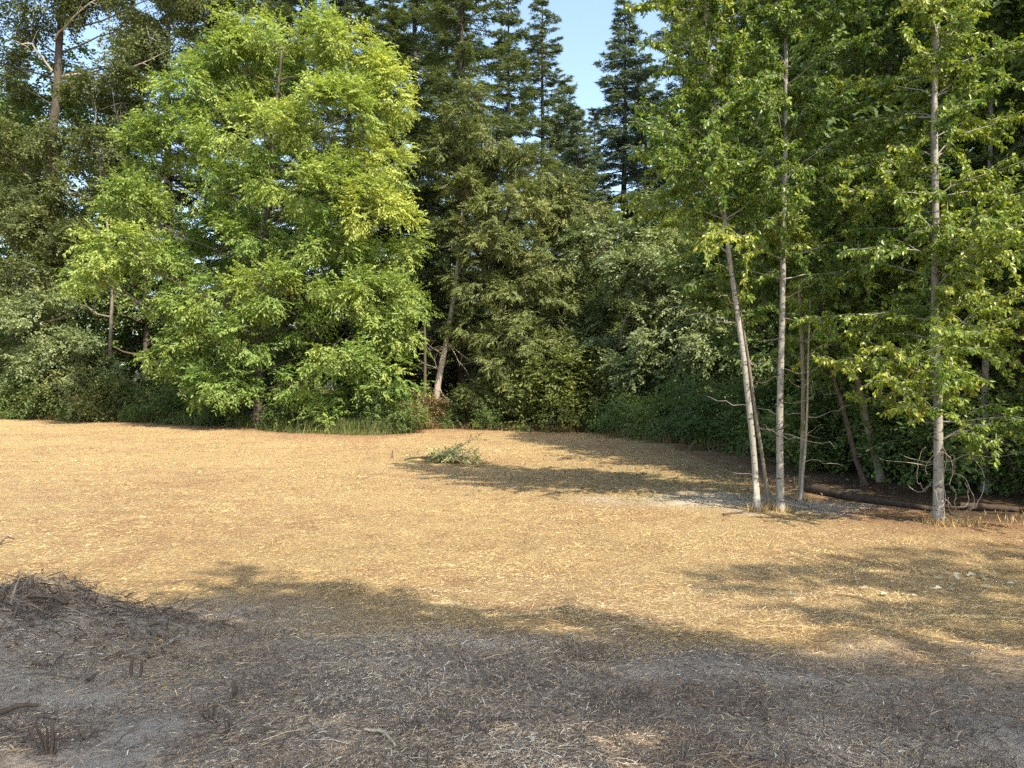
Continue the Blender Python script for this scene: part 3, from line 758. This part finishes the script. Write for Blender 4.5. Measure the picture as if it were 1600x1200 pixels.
# ------------------------------------------------------------------ poplars at the corner of the field
def poplar(label, pts, r0, r1, zlo, nb, blen, seed, leaf=0.082, per_m=88, side=None, dead=6, bm=B_poplar, tint=0.5, name='poplar_tree'):
    """pts in world; branches with hanging leaves above zlo; a few bare twigs below"""
    rng = np.random.default_rng(seed)
    base = np.asarray(pts[0], float); t = thing(name, label, 'tree', base, 'poplars at the corner of the field')
    p = np.asarray(pts)-base
    s = np.r_[0, np.cumsum(np.linalg.norm(np.diff(p, axis=0), axis=1))]; ss = np.linspace(0, s[-1], 40)
    tp = np.stack([np.interp(ss, s, p[:, i]) for i in range(3)], 1)
    tp[1:] += np.stack([noise2(ss[1:], ss[1:]*0, 1.6, seed), noise2(ss[1:], ss[1:]*0, 1.6, seed+1), ss[1:]*0], 1)*0.02
    tp[0, 2] -= 0.08
    ss = np.sort(np.r_[ss[:-3], .08, .18, .3]); tp = np.stack([np.interp(ss, np.linspace(0, s[-1], 40), tp[:, i]) for i in range(3)], 1)
    rad = np.interp(ss, [0, .1, 0.25, 0.9, s[-1]], [r0*1.9, r0*1.4, r0*1.15, r0, r1])*rng.uniform(.95, 1.05, 40)
    tb = Tubes(); tb.add(tp, rad, 12); link('trunk', tb.mesh('trunk', bm), t)
    H = tp[-1, 2]
    P, D, Nn, T = [], [], [], []
    tw = Tubes()
    def leaves_on(q, tint0):
        L = np.linalg.norm(np.diff(q, axis=0), axis=1).sum(); n = max(3, int(L*per_m))
        f = np.sort(rng.uniform(0.08, 1.0, n))
        u = np.linspace(0, 1, len(q))
        pos = np.stack([np.interp(f, u, q[:, i]) for i in range(3)], 1)
        tg = unit(q[-1]-q[0])
        dd = tg*0.45+rng.normal(0, 0.55, (n, 3)); dd[:, 2] -= 0.75
        pos = pos+unit(dd)*0.03
        P.append(pos); D.append(dd); Nn.append(rng.normal(0, 0.7, (n, 3))+np.array([0, 0, 0.7])+tg*0.4)
        T.append(tint0+rng.normal(0, 0.14, n))
    for b in range(nb):
        z = zlo+(H-zlo)*((b+rng.random())/nb)
        i = int(np.interp(z, tp[:, 2], np.arange(40)))
        a = tp[min(i, 38)]; tt = (z-zlo)/(H-zlo)
        az = side[0]+rng.normal(0, side[1]) if side and rng.random() < side[2] else rng.uniform(0, 6.283)
        L = blen*rng.uniform(0.55, 1.15)*(1-0.45*tt)
        el = rng.uniform(0.15, 0.75)+0.25*tt
        v = np.array([math.cos(az)*math.cos(el), math.sin(az)*math.cos(el), math.sin(el)])*L
        q = wobble(a, a+v, 8, 0.05, rng, -0.02); q[:, 2] -= np.linspace(0, 1, 8)**2*L*0.22
        bt = Tubes(); bt.add(q, np.linspace(0.006+0.0045*L, 0.002, 8), 5, cap=False)
        link('branch', bt.mesh('branch', bm), t)
        t0 = tint+rng.normal(0, 0.12)
        leaves_on(q[2:], t0)
        for _ in range(int(5+5.5*L)):
            j = rng.integers(1, 8); l2 = L*rng.uniform(0.15, 0.45)*(1.2-j/10)
            v2 = unit(unit(v)*0.8+rng.normal(0, 0.5, 3))*l2
            q2 = wobble(q[j], q[j]+v2, 5, 0.05, rng); q2[:, 2] -= np.linspace(0, 1, 5)**2*l2*0.35
            tw.add(q2, np.linspace(0.005, 0.002, 5), 4, cap=False)
            leaves_on(q2, t0+rng.normal(0, 0.08))
    for b in range(int(nb*1.3)):
        z = zlo+0.2+(H-zlo-.3)*rng.random(); i = int(np.interp(z, tp[:, 2], np.arange(40))); a = tp[min(i, 38)]+(tp[min(i+1, 39)]-tp[min(i, 38)])*rng.random()
        az = rng.uniform(0, 6.283); L = rng.uniform(.25, .7)
        q = wobble(a, a+np.array([math.cos(az), math.sin(az), rng.uniform(.1, .7)])*L, 5, .06, rng); q[:, 2] -= np.linspace(0, 1, 5)**2*L*.5
        tw.add(q, np.linspace(.005, .002, 5), 4, cap=False); leaves_on(q, tint+rng.normal(0, .14))
    for b in range(dead):
        z = rng.uniform(0.7, zlo+0.5); i = int(np.interp(z, tp[:, 2], np.arange(40))); a = tp[i]
        az = rng.uniform(0, 6.283); L = rng.uniform(0.4, 1.3)
        q = wobble(a, a+np.array([math.cos(az), math.sin(az), rng.uniform(-.2, .5)])*L, 7, 0.12, rng, 0.03)
        bt = Tubes(); bt.add(q, np.linspace(0.008, 0.002, 7), 4, cap=False); link('dead_twig', bt.mesh('dead_twig', B_dead), t)
    o = link('twigs', tw.mesh('twigs', bm), t); o['kind'] = 'stuff'
    P, D, Nn, T = map(np.concatenate, (P, D, Nn, T))
    V, Fc = leaf_geo(P, D, Nn, leaf*rng.uniform(0.6, 1.3, len(P)), leaf*0.62*rng.uniform(0.7, 1.2, len(P)), 0.14)
    c = link('crown', mesh_np('crown', V, [Fc], M_poplar, np.repeat(np.clip(T, 0, 1), 2)), t); c['kind'] = 'stuff'
    return t, base, tp

d = 11.8
P4, P4b, P4t = poplar('thick pale poplar ringed by bare vine loops at the field corner', [on_ground(1467, d), at(1466, 700, d), at(1463, 500, d), at(1461, 300, d), at(1463, 100, d), at(1466, -100, d), at(1462, -420, d)], 0.069, 0.02, 1.4, 105, 2.1, 61, tint=.55, dead=5)
d = 13.1
poplar('straight pale poplar standing upright next to the leaning one', [on_ground(1219, d), at(1219, 700, d), at(1220, 560, d), at(1223, 400, d), at(1228, 150, d), at(1230, -80, d), at(1228, -380, d)], 0.059, 0.018, 4.0, 72, 2.0, 62, tint=.42, dead=9)
d = 13.0
poplar('pale poplar leaning away from the straight one, thin twin stem beside it', [on_ground(1184, d), at(1178, 700, d), at(1163, 560, d), at(1143, 420, d), at(1124, 270, d), at(1112, 120, d), at(1095, -60, d), at(1080, -250, d)], 0.051, 0.016, 4.7, 78, 2.0, 63, tint=.45, dead=8, side=(3.1, 0.9, 0.45))
d = 13.25
poplar('thin grey stem crossing close behind the leaning poplar', [on_ground(1200, d), at(1190, 700, d), at(1172, 580, d), at(1158, 500, d), at(1150, 440, d), at(1147, 380, d)], 0.032, 0.012, 3.2, 7, 0.7, 64, dead=5, bm=B_grey)
d = 14.2
poplar('slim forked pale stem behind the straight poplar, beside the fallen log', [on_ground(1253, d), at(1254, 700, d), at(1255, 600, d), at(1250, 500, d), at(1247, 380, d), at(1250, 250, d), at(1252, 120, d)], 0.042, 0.015, 4.0, 34, 1.4, 65, dead=10, bm=B_moss, tint=.4)
d = 14.1
poplar('wiry stem leaning against the slim forked stem by the log', [on_ground(1249, d), at(1258, 690, d), at(1262, 600, d), at(1266, 520, d), at(1268, 440, d)], 0.022, 0.008, 2.4, 9, 0.6, 66, dead=4, bm=B_dead)
d = 17.0
poplar('mossy bent stem leaning out of the dark wood', [on_ground(1378, d), at(1362, 690, d), at(1345, 620, d), at(1330, 540, d), at(1322, 470, d), at(1318, 380, d), at(1312, 250, d)], 0.075, 0.03, 3.0, 62, 2.1, 67, dead=5, bm=B_moss, tint=.4)
d = 16.5
poplar('dark thin stem leaning over the shaded brambles', [on_ground(1352, d), at(1338, 720, d), at(1318, 640, d), at(1298, 580, d), at(1285, 520, d), at(1280, 430, d)], 0.05, 0.02, 2.8, 16, 1.2, 68, dead=6, bm=B_dark, tint=.35)
d = 15.5
poplar('slender poplar in the wood behind the thick one, its stem hidden by leaves', [on_ground(1540, d), at(1540, 500, d), at(1548, 200, d), at(1545, -250, d)], 0.07, 0.02, 3.0, 75, 2.2, 70, tint=.42, dead=5)

# bare vine looped round the thick poplar
rng = np.random.default_rng(88)
vt = Tubes()
for k in range(9):
    zc = P4b[2]+rng.uniform(0.45, 1.0); rr = rng.uniform(0.18, 0.42); sx = rng.choice([-1, 1])
    a = np.linspace(0, rng.uniform(2.2, 4.6), 22)+rng.uniform(0, 6); rr = rr*(1+0.35*np.cumsum(rng.normal(0, .16, 22)))
    x = P4b[0]+sx*rr*0.55+rr*0.75*np.cos(a)*0.9; z = np.maximum(zc+rr*1.2*np.sin(a)+rng.normal(0, .012, 22), P4b[2]+0.03)
    y = P4b[1]-0.10+0.25*np.sin(a*0.7+k)
    vt.add(np.stack([x, y, z], 1), 0.0045, 5, cap=False)
o = link('bare_vine', vt.mesh('bare_vine', B_dead)); tag(o, 'bare pale vine loops hanging round the foot of the thick poplar', 'vine')

# ------------------------------------------------------------------ shrubs along the tree line
shrubs = [(15, 43.5, 2.6, 0, 'dense dark shrub at the far corner of the field'), (75, 42.6, 3.0, 0, 'tall shrub under the grey-green rounded tree'), (130, 41.6, 2.4, 1, 'rounded shrub with reddish stems on the field edge'),
          (185, 41, 2.2, 0, 'shrub on the field edge just before the black gap'), (232, 41.5, 1.3, 1, 'low shrub at the mouth of the black gap'), (300, 40, 2.8, 0, 'leafy shrub between the black gap and the bright green tree'),
          (345, 37.5, 1.3, 1, 'low green shrub at the foot of the bright green tree'), (470, 35.5, 1.6, 1, 'low shaded shrub beneath the bright green tree'), (600, 33.5, 1.9, 0, 'leafy shrub under the skirt of the bright green tree'),
          (655, 36.5, 1.5, 1, 'thin brown brush at the foot of the broken stem'), (735, 38, 1.7, 1, 'shaded shrub beside the fir trunk'), (790, 36.5, 1.6, 1, 'bramble bank below the olive fir'),
          (875, 35.2, 3.4, 0, 'bright yellow-green bush at the bend of the tree line'), (845, 36.4, 2.2, 0, 'olive bush with bare canes at its foot'), (925, 36.6, 1.8, 1, 'rusty bramble at the bend of the tree line'),
          (975, 32.5, 1.5, 1, 'dark bramble mound below the leaning alder stem'), (1030, 30.0, 1.4, 1, 'low dark bramble on the shaded field edge'), (1085, 28.5, 2.2, 0, 'tall bramble under the pale green alder'),
          (1145, 26, 1.8, 1, 'bramble behind the leaning poplar'), (1200, 23, 2.0, 0, 'shaded bush behind the straight poplar'), (1270, 20.5, 1.6, 1, 'shaded bramble behind the slim forked stem'),
          (1330, 19.5, 2.2, 0, 'dark bush around the bent mossy stem'), (1420, 18, 1.8, 1, 'dark bush behind the fallen log'), (1500, 17, 2.2, 0, 'black-green bush in the deepest shade'), (1590, 15, 1.8, 1, 'dark bush by the picture edge beyond the vine poplar'),
          (1150, 34, 3.2, 0, 'tall dark bush deep behind the leaning poplar'), (1010, 38, 3.2, 0, 'tall bush under the low dark fir'),
          (40, 41.8, .9, 1, 'small low bramble in front of the tall corner shrub'), (105, 40.8, .7, 0, 'tiny sapling clump in front of the reddish shrub'), (208, 39.9, .7, 1, 'dry little bramble beside the mouth of the black gap'), (630, 34.4, .8, 1, 'small bramble in front of the thin brown brush'),
          (705, 36.6, .6, 1, 'low tuft of bramble before the leaning dead trunk'), (765, 35.2, .8, 0, 'small sapling clump below the olive fir'), (945, 34.6, .9, 1, 'small rusty bramble in the bend of the field'), (1055, 28, .8, 1, 'low bramble spilling onto the shaded field edge'), (1110, 26.2, .7, 0, 'small sapling on the shaded field edge')]
for i, (px, d, H, k, lb) in enumerate(shrubs):
    mm = {0: None, 1: {'crown': M_dark}, 2: {'crown': M_alder}}[0 if px in (130, 185, 655, 735, 790, 845, 925, 232) else (2 if px in (15, 75, 300, 345, 600, 975, 1030, 1085, 1145, 1055, 1110, 1200) else 1)]
    if px == 655: mm = {'crown': M_rust}
    if px in (875, 845): mm = {'crown': M_bush}
    wood((bush_a, bush_b)[k], (2.6, 1.7)[k], px, d, H, lb, i*1.7, 'shrub', 'shrub', 'shrubs along the tree line', mm, 1.1)

# ------------------------------------------------------------------ trees behind the viewer that shade the ground in front
TE = math.tan(SUN_EL)
def shade_tree(label, discs, seed, n=9000):
    """discs: ground spots (x, y, radius, height) that the clumps shade"""
    cl = []
    for x, y, r, h in discs:
        k = h/TE
        cl.append((np.array([x-UX*k, y-UY*k, h]), np.array([r, r, r*0.75]), .4))
    cs = np.array([c[0] for c in cl]); m = cs.mean(0)
    b = np.array([m[0], min(m[1], 1.0), 0]); b[2] = gz(b[0], b[1])
    leafy_tree('broadleaf_tree', label, b, [b, (b[0], b[1], 5), (m[0], m[1], m[2]+2)], 0.2, cl, n, 0.22, 0.14, M_alder, B_grey, seed, spray=0.7, per=8, fill=0.3, sub_k=10, group='trees outside the picture')
shade_tree('leafy tree outside the picture whose crown shades the mound', [(-3.1, 8.2, .35, 13), (-2.5, 7.5, .45, 13), (-4.2, 4.9, 1.1, 13), (-2.3, 5.9, .9, 12), (-6.3, 4.7, 1.2, 14), (-1.5, 7.0, 0.7, 14), (-3.3, 5.4, .8, 12), (-6, 3.4, 1.8, 13), (-1.5, 5.6, .9, 13), (-1.8, 4.4, .6, 12), (-1.6, 3.6, .6, 12), (-2.6, 5.0, .6, 13)], 301, 11000)
shade_tree('leafy tree outside the picture whose crown shades the ground before the viewer', [(-0.7, 6.3, .85, 13), (0.3, 5.5, .8, 13), (-0.8, 4.8, 1.1, 12), (-0.3, 3.4, 1.5, 11), (1.4, 4.9, .9, 14), (1.0, 4.2, 1.1, 13), (2.0, 3.2, 1.2, 12)], 302, 10500)
shade_tree('thin tree outside the picture that dapples the field by the poplars', [(3.3, 3.5, .9, 12), (2.9, 6.2, .35, 13), (4.6, 5.3, .45, 12), (5.2, 6.7, .5, 13), (3.0, 7.0, .4, 14), (4.4, 8.7, .5, 14), (3.2, 8.9, .35, 15), (6.0, 8.2, .6, 13), (5.6, 4.2, 1.2, 11), (2.5, 8.2, .3, 15),
           (5.3, 7.9, .4, 13), (6.8, 7.5, .8, 12), (5.9, 6.3, .6, 13), (6.9, 9.2, .5, 14), (7.8, 8.4, .7, 13), (5.3, 9.2, .35, 15), (3.7, 6.3, .4, 14), (4.6, 4.2, .8, 12), (5.4, 5.9, .45, 12), (4.0, 7.1, .3, 14), (6.7, 6.1, .8, 12)], 303, 9000)

# ------------------------------------------------------------------ things lying on the ground
rng = np.random.default_rng(91)
def stick(name, label, pts, r0, r1, bm=B_dark, cat='stick', group=None, k=6):
    base = np.asarray(pts[0], float)
    p = np.asarray(pts)-base
    s = np.r_[0, np.cumsum(np.linalg.norm(np.diff(p, axis=0), axis=1))]; ss = np.linspace(0, s[-1], 10)
    q = np.stack([np.interp(ss, s, p[:, i]) for i in range(3)], 1)
    q[1:-1] += rng.normal(0, 0.012*s[-1], (8, 3))*[1, 1, .25]
    tb = Tubes(); tb.add(q, np.interp(ss, [0, s[-1]], [r0, r1])*rng.uniform(.9, 1.1, 10), k)
    o = link(name, tb.mesh(name, bm), None, tuple(base)); tag(o, label, cat, group)
    return o
def gp(px, py, lift=0.0):
    """the ground point seen at a pixel"""
    d = 60.0
    ds = np.linspace(2.0, 60, 4000); xs = (px-800)/F*ds; zs = HC-(py-600)/F*ds
    g = ground_z(xs, ds); i = int(np.argmax(zs < g))
    return np.array([xs[i], ds[i], g[i]+lift])
S = 'sticks lying on the mown ground'
stick('stick', 'thick dark stick lying along the top of the mound', [gp(42, 938, .03), gp(75, 942, .05), gp(104, 950, .03)], .018, .012, group=S)
stick('stick', 'short dark stick lying below the mound by its two upright stubs', [gp(136, 1071, .02), gp(153, 1060, .03)], .012, .007, group=S)
stick('stick', 'pale short split stick lying at the right foot of the mound', [gp(262, 1010, .02), gp(282, 998, .02)], .011, .008, B_dead, group=S)
stick('stick', 'dark flat stick on the bare dust under the mound', [gp(50, 1040, .015), gp(80, 1043, .015)], .010, .007, group=S)
stick('stick', 'long pale peeled stick with a crooked end at the bottom of the picture', [gp(570, 1147, .02), gp(600, 1155, .03), gp(617, 1172, .02)], .008, .005, B_peel, group=S)
stick('stick', 'long bowed grey twig lying across the shaded ground', [gp(825, 1112, .03), gp(865, 1112, .025), gp(888, 1124, .02)], .007, .004, B_grey, group=S)
stick('stick', 'pale straight twig lying just above the long peeled stick', [gp(768, 1131, .02), gp(812, 1125, .02)], .006, .004, B_grey, group=S)
stick('stick', 'thin pale arched twig on the shaded ground near a dusty patch', [gp(940, 1110, .02), gp(966, 1110, .025), gp(1012, 1130, .02)], .006, .003, B_grey, group=S)
stick('stick', 'reddish broken branch in the lit straw at the bottom corner', [gp(0, 1125, .03), gp(30, 1118, .05), gp(60, 1112, .03)], .016, .008, B_brown, group=S)
stick('stick', 'dark twig tangled in the straw at the bottom corner', [gp(35, 1170, .02), gp(62, 1146, .08), gp(88, 1136, .03)], .008, .004, group=S)
stick('stick', 'thin dark twig with upturned end lying in sunlit straw', [gp(0, 852, .02), gp(10, 850, .1), gp(22, 846, .03)], .014, .006, group=S)
stick('stick', 'short pale stick lying in the straw below the shadow tip', [gp(1165, 1185, .02), gp(1200, 1195, .02)], .007, .004, B_grey, group=S)
stick('stick', 'pale stick leaning from the straight poplar base onto the litter', [gp(1236, 778, .02), gp(1262, 792, .05), gp(1290, 800, .02)], .018, .010, B_dead, group=S)
stick('stick', 'pale split branch lying among chips near the slim forked stem', [gp(1226, 790, .03), gp(1262, 798, .04)], .02, .015, B_dead, group=S)
stick('stick', 'long thin bare branch lying in front of the fallen log', [gp(1300, 812, .03), gp(1335, 806, .1), gp(1352, 800, .06)], .012, .006, B_grey, group=S)
stick('stick', 'pale bare cane propped against the yellow-green bush', [gp(858, 672, .02), at(872, 650, 36), at(880, 638, 36.6)], .035, .02, B_dead, group=S)
stick('stick', 'thin pale cane crossing the propped one before the yellow-green bush', [gp(848, 672, .02), at(858, 655, 36), at(872, 645, 36.4)], .022, .014, B_dead, group=S)
stick('stick', 'dark stick lying near the end of the long field shadow', [gp(1130, 806, .02), gp(1165, 802, .03)], .02, .012, group=S)
U = 'cut stubs left standing in the mown ground'
for j, (px, py, h, lb) in enumerate([(219, 1060, .10, 'thick upright dark stub below the mound'), (204, 1056, .11, 'splayed tuft of cut dark stems beside the thick stub'), (366, 1096, .10, 'thin cut stub in the middle of the shaded ground'),
                                     (50, 922, .09, 'pointed dark stub on the skyline of the mound'), (32, 926, .06, 'stubby dark stump on the crest of the mound'), (332, 1128, .10, 'short grassy stub towards the bottom of the shaded ground'), (355, 1150, .09, 'broken leaning stub near the bottom of the shaded ground'),
                                     (930, 1092, .06, 'small dark stub near the dusty patch'), (1065, 1188, .10, 'pale cut stubs at the bottom under the poplars'), (1187, 1103, .05, 'low dark stub in the dappled straw'), (78, 1180, .16, 'tall dark stub in the lit bottom corner'), (613, 716, .24, 'pale cut stump end beside the felled leafy branch'), (1240, 762, .22, 'splintered pale stump next to the slim forked stem')]):
    b = gp(px, py)
    m_ = B_brown if 'stump' in lb else (B_grey if 'pale' in lb else B_dark)
    t_ = Tubes()
    for q in range(1 if 'thick' in lb or 'stump' in lb else 6):
        e = np.array([rng.normal(0, h*.42), rng.normal(0, h*.3), h*rng.uniform(.5, 1.05)]) if q else np.array([.01, 0, h])
        h *= 1.0
        rr = h*0.11 if 'stump' in lb else (h*.10 if 'thick' in lb else (h*.06 if q == 0 else h*.035))
        t_.add(wobble(np.array([e[0]*.2, 0, -.02]), e, 5, .05, rng), np.linspace(rr, rr*.7, 5), 6)
    o = link('stub', t_.mesh('stub', m_), None, tuple(b)); tag(o, lb, 'stub', U)

# fallen logs
d = 14.6
lg = thing('fallen_log', 'fallen dark log lying on the litter from the slim forked stem', 'log', gp(1257, 772))
pts = np.array([gp(1257, 768, .10), gp(1300, 776, .08), gp(1330, 782, .05), gp(1390, 790, .05), gp(1455, 799, .04)])-np.array(lg.location)
s = np.linspace(0, 4, 14); q = np.stack([np.interp(s, range(5), pts[:, i]) for i in range(3)], 1)
tb = Tubes(); tb.add(q, np.linspace(.10, .045, 14)*rng.uniform(.92, 1.08, 14), 10); link('trunk', tb.mesh('trunk', B_log), lg)
tb = Tubes(); tb.add(wobble(q[0]-[.03, 0, 0], q[0]+[-.02, -.05, .22], 5, .1, rng), np.linspace(.07, .03, 5), 6); link('broken_root', tb.mesh('broken_root', B_log), lg)
tb = Tubes(); tb.add(wobble(q[4], q[4]+[.3, -.35, .12], 6, .08, rng), np.linspace(.02, .006, 6), 5); link('branch', tb.mesh('branch', B_dead), lg)
stick('fallen_log', 'short dark log with a pale end lying past the vine poplar', [gp(1500, 796, .06), gp(1545, 798, .06), gp(1590, 801, .05)], .07, .05, B_log, 'log', k=8)

# felled leafy branch in the field
def felled():
    r = np.random.default_rng(95)
    b = gp(665, 722); t = thing('felled_branch', 'felled leafy branch wilting on the mown field', 'branch', b)
    tb = Tubes(); cl = []
    a = np.array([-0.6, 0.1, 0.06]); e = np.array([1.0, -0.25, 0.10])
    p = wobble(a, e, 10, .04, r, -.02); tb.add(p, np.linspace(.026, .010, 10), 7)
    for i in range(20):
        j = r.integers(1, 10); v = np.array([r.uniform(.0, .8), r.uniform(-.6, .6), r.uniform(-.08, .14)])
        tb.add(wobble(p[j], p[j]+v*.8, 5, .08, r), np.linspace(.012, .004, 5), 4, cap=False)
        cl.append((p[j]+v*.8, np.array([.28, .26, .10]), r.uniform(.3, .9)))
    for v in ((1.35, .3, .62), (1.1, .1, .5), (1.2, -.1, .3)):
        tb.add(wobble(p[6], np.array(v), 6, .06, r), np.linspace(.014, .004, 6), 4, cap=False); cl.append((np.array(v), np.array([.16, .14, .08]), .35))
    link('stem', tb.mesh('stem', B_brown), t)
    V, T, ti = crown_geo(r, cl, 1700, .10, .05, .2, 6, sub_k=5, droop=.1)
    V[:, 2] = np.maximum(V[:, 2], 0.01)
    o = link('leaves', mesh_np('leaves', V, [T], M_wilt, ti), t); o['kind'] = 'stuff'
felled()

# pale fallen leaves lying in the dappled shade, and loose chips by the poplars
lr = np.random.default_rng(96)
for k in range(34):
    px, py = lr.normal(1510, 42), lr.normal(909, 9)
    if k > 22: px, py = lr.normal(1400, 60), lr.normal(925, 10)
    b = gp(px, py, .025); L = lr.uniform(.06, .11)
    V, T = leaf_geo(np.zeros((1, 3)), np.array([[*lr.normal(0, 1, 2), .1]]), np.array([[lr.normal(0, .3), lr.normal(0, .3), 1.0]]), L, L*.7, .15)
    o = link('fallen_leaf', mesh_np('fallen_leaf', V, [T], M_pale, np.full(2, lr.uniform(.7, 1))), None, tuple(b))
    tag(o, 'pale dry leaf lying on the shaded straw in front of the thick poplar', 'leaf', 'pale leaves scattered on the straw')

def scatter(name, n, cx, cy, sx, sy, lmat, leaf, lw, seed, tint, keep=None):
    r = np.random.default_rng(seed)
    x = r.normal(cx, sx, n); y = r.normal(cy, sy, n)
    z = ground_z(x, y)+r.uniform(.008, .03, n)
    V, T = leaf_geo(np.stack([x, y, z], 1), np.stack([r.normal(0, 1, n), r.normal(0, 1, n), r.normal(0, .15, n)], 1), r.normal(0, .35, (n, 3))+[0, 0, 1], leaf*r.uniform(.5, 1.3, n), lw*r.uniform(.5, 1.3, n))
    tag(link(name, mesh_np(name, V, [T], lmat, np.repeat(np.clip(r.normal(tint, .2, n), 0, 1), 2))), kind='stuff')
scatter('wood_chips', 800, 4.0, 14.3, 1.3, .5, M_pale, .08, .022, 97, .5)
scatter('pale_chips', 420, .3, 4.6, 2.6, 1.3, M_pale, .028, .012, 99, .95)
scatter('leaf_litter', 1500, 3.6, 18.0, 2.6, 1.8, M_pale, .08, .05, 98, .25)

def tufts(name, spots, n, h, lmat, seed, tint, w=.010, spread=.5):
    r = np.random.default_rng(seed)
    sp = np.array(spots, float); i = r.integers(0, len(sp), n)
    x = sp[i, 0]+r.normal(0, spread, n)*sp[i, 2]; y = sp[i, 1]+r.normal(0, spread, n)*sp[i, 3]
    z = ground_z(x, y)-.01
    A = np.stack([r.normal(0, .35, n), r.normal(0, .35, n), np.ones(n)], 1)
    V, Q, T = strips(np.stack([x, y, z], 1), A, h*r.uniform(.4, 1.2, n), np.full(n, w), r, 0, .8)
    tn = np.clip(r.normal(tint, .2, n), 0, 1)
    tag(link(name, mesh_np(name, V, [Q, T], lmat, np.concatenate([tn, tn]))), kind='stuff')
tufts('tall_grass', [on_ground(p, d_)[:2].tolist()+[1.6, 1.0] for p, d_ in ((270, 40.5), (310, 39.5), (350, 38.4), (430, 36.5), (470, 35), (520, 33.8), (570, 33))], 9000, .75, M_green, 111, .45, .022)
tufts('tall_grass', [(6.75, 11.65, .35, .25), (6.95, 11.75, .4, .25), (8.6, 11.9, .8, .7)], 900, .14, M_straw, 112, .55, .006)
tufts('edge_brush', [on_ground(p, d_)[:2].tolist()+[1.6, .5] for p, d_ in ((20, 43.2), (60, 42.5), (110, 41.8), (150, 41.2), (220, 40.6), (640, 36), (690, 37.0), (740, 36.6), (800, 35.2), (860, 34.8), (920, 35.4), (1000, 30.6), (1080, 27.6), (1150, 25))], 11000, .42, M_rust, 113, .45, .016)
tufts('edge_grass', [(x_, y_-.2, 1.0, .5) for x_, y_ in zip(np.linspace(-24, -6, 30), np.interp(np.linspace(-24, -6, 30), EDGE[:12, 0], EDGE[:12, 1]))], 6000, .28, M_green, 114, .6, .014)
tufts('edge_grass', [(px_*d_/F, d_, .16, .12) for px_, d_ in ((667, 11.8), (419, 13.1), (384, 13.0), (400, 13.3), (453, 14.2))], 1400, .16, M_straw, 115, .5, .006)
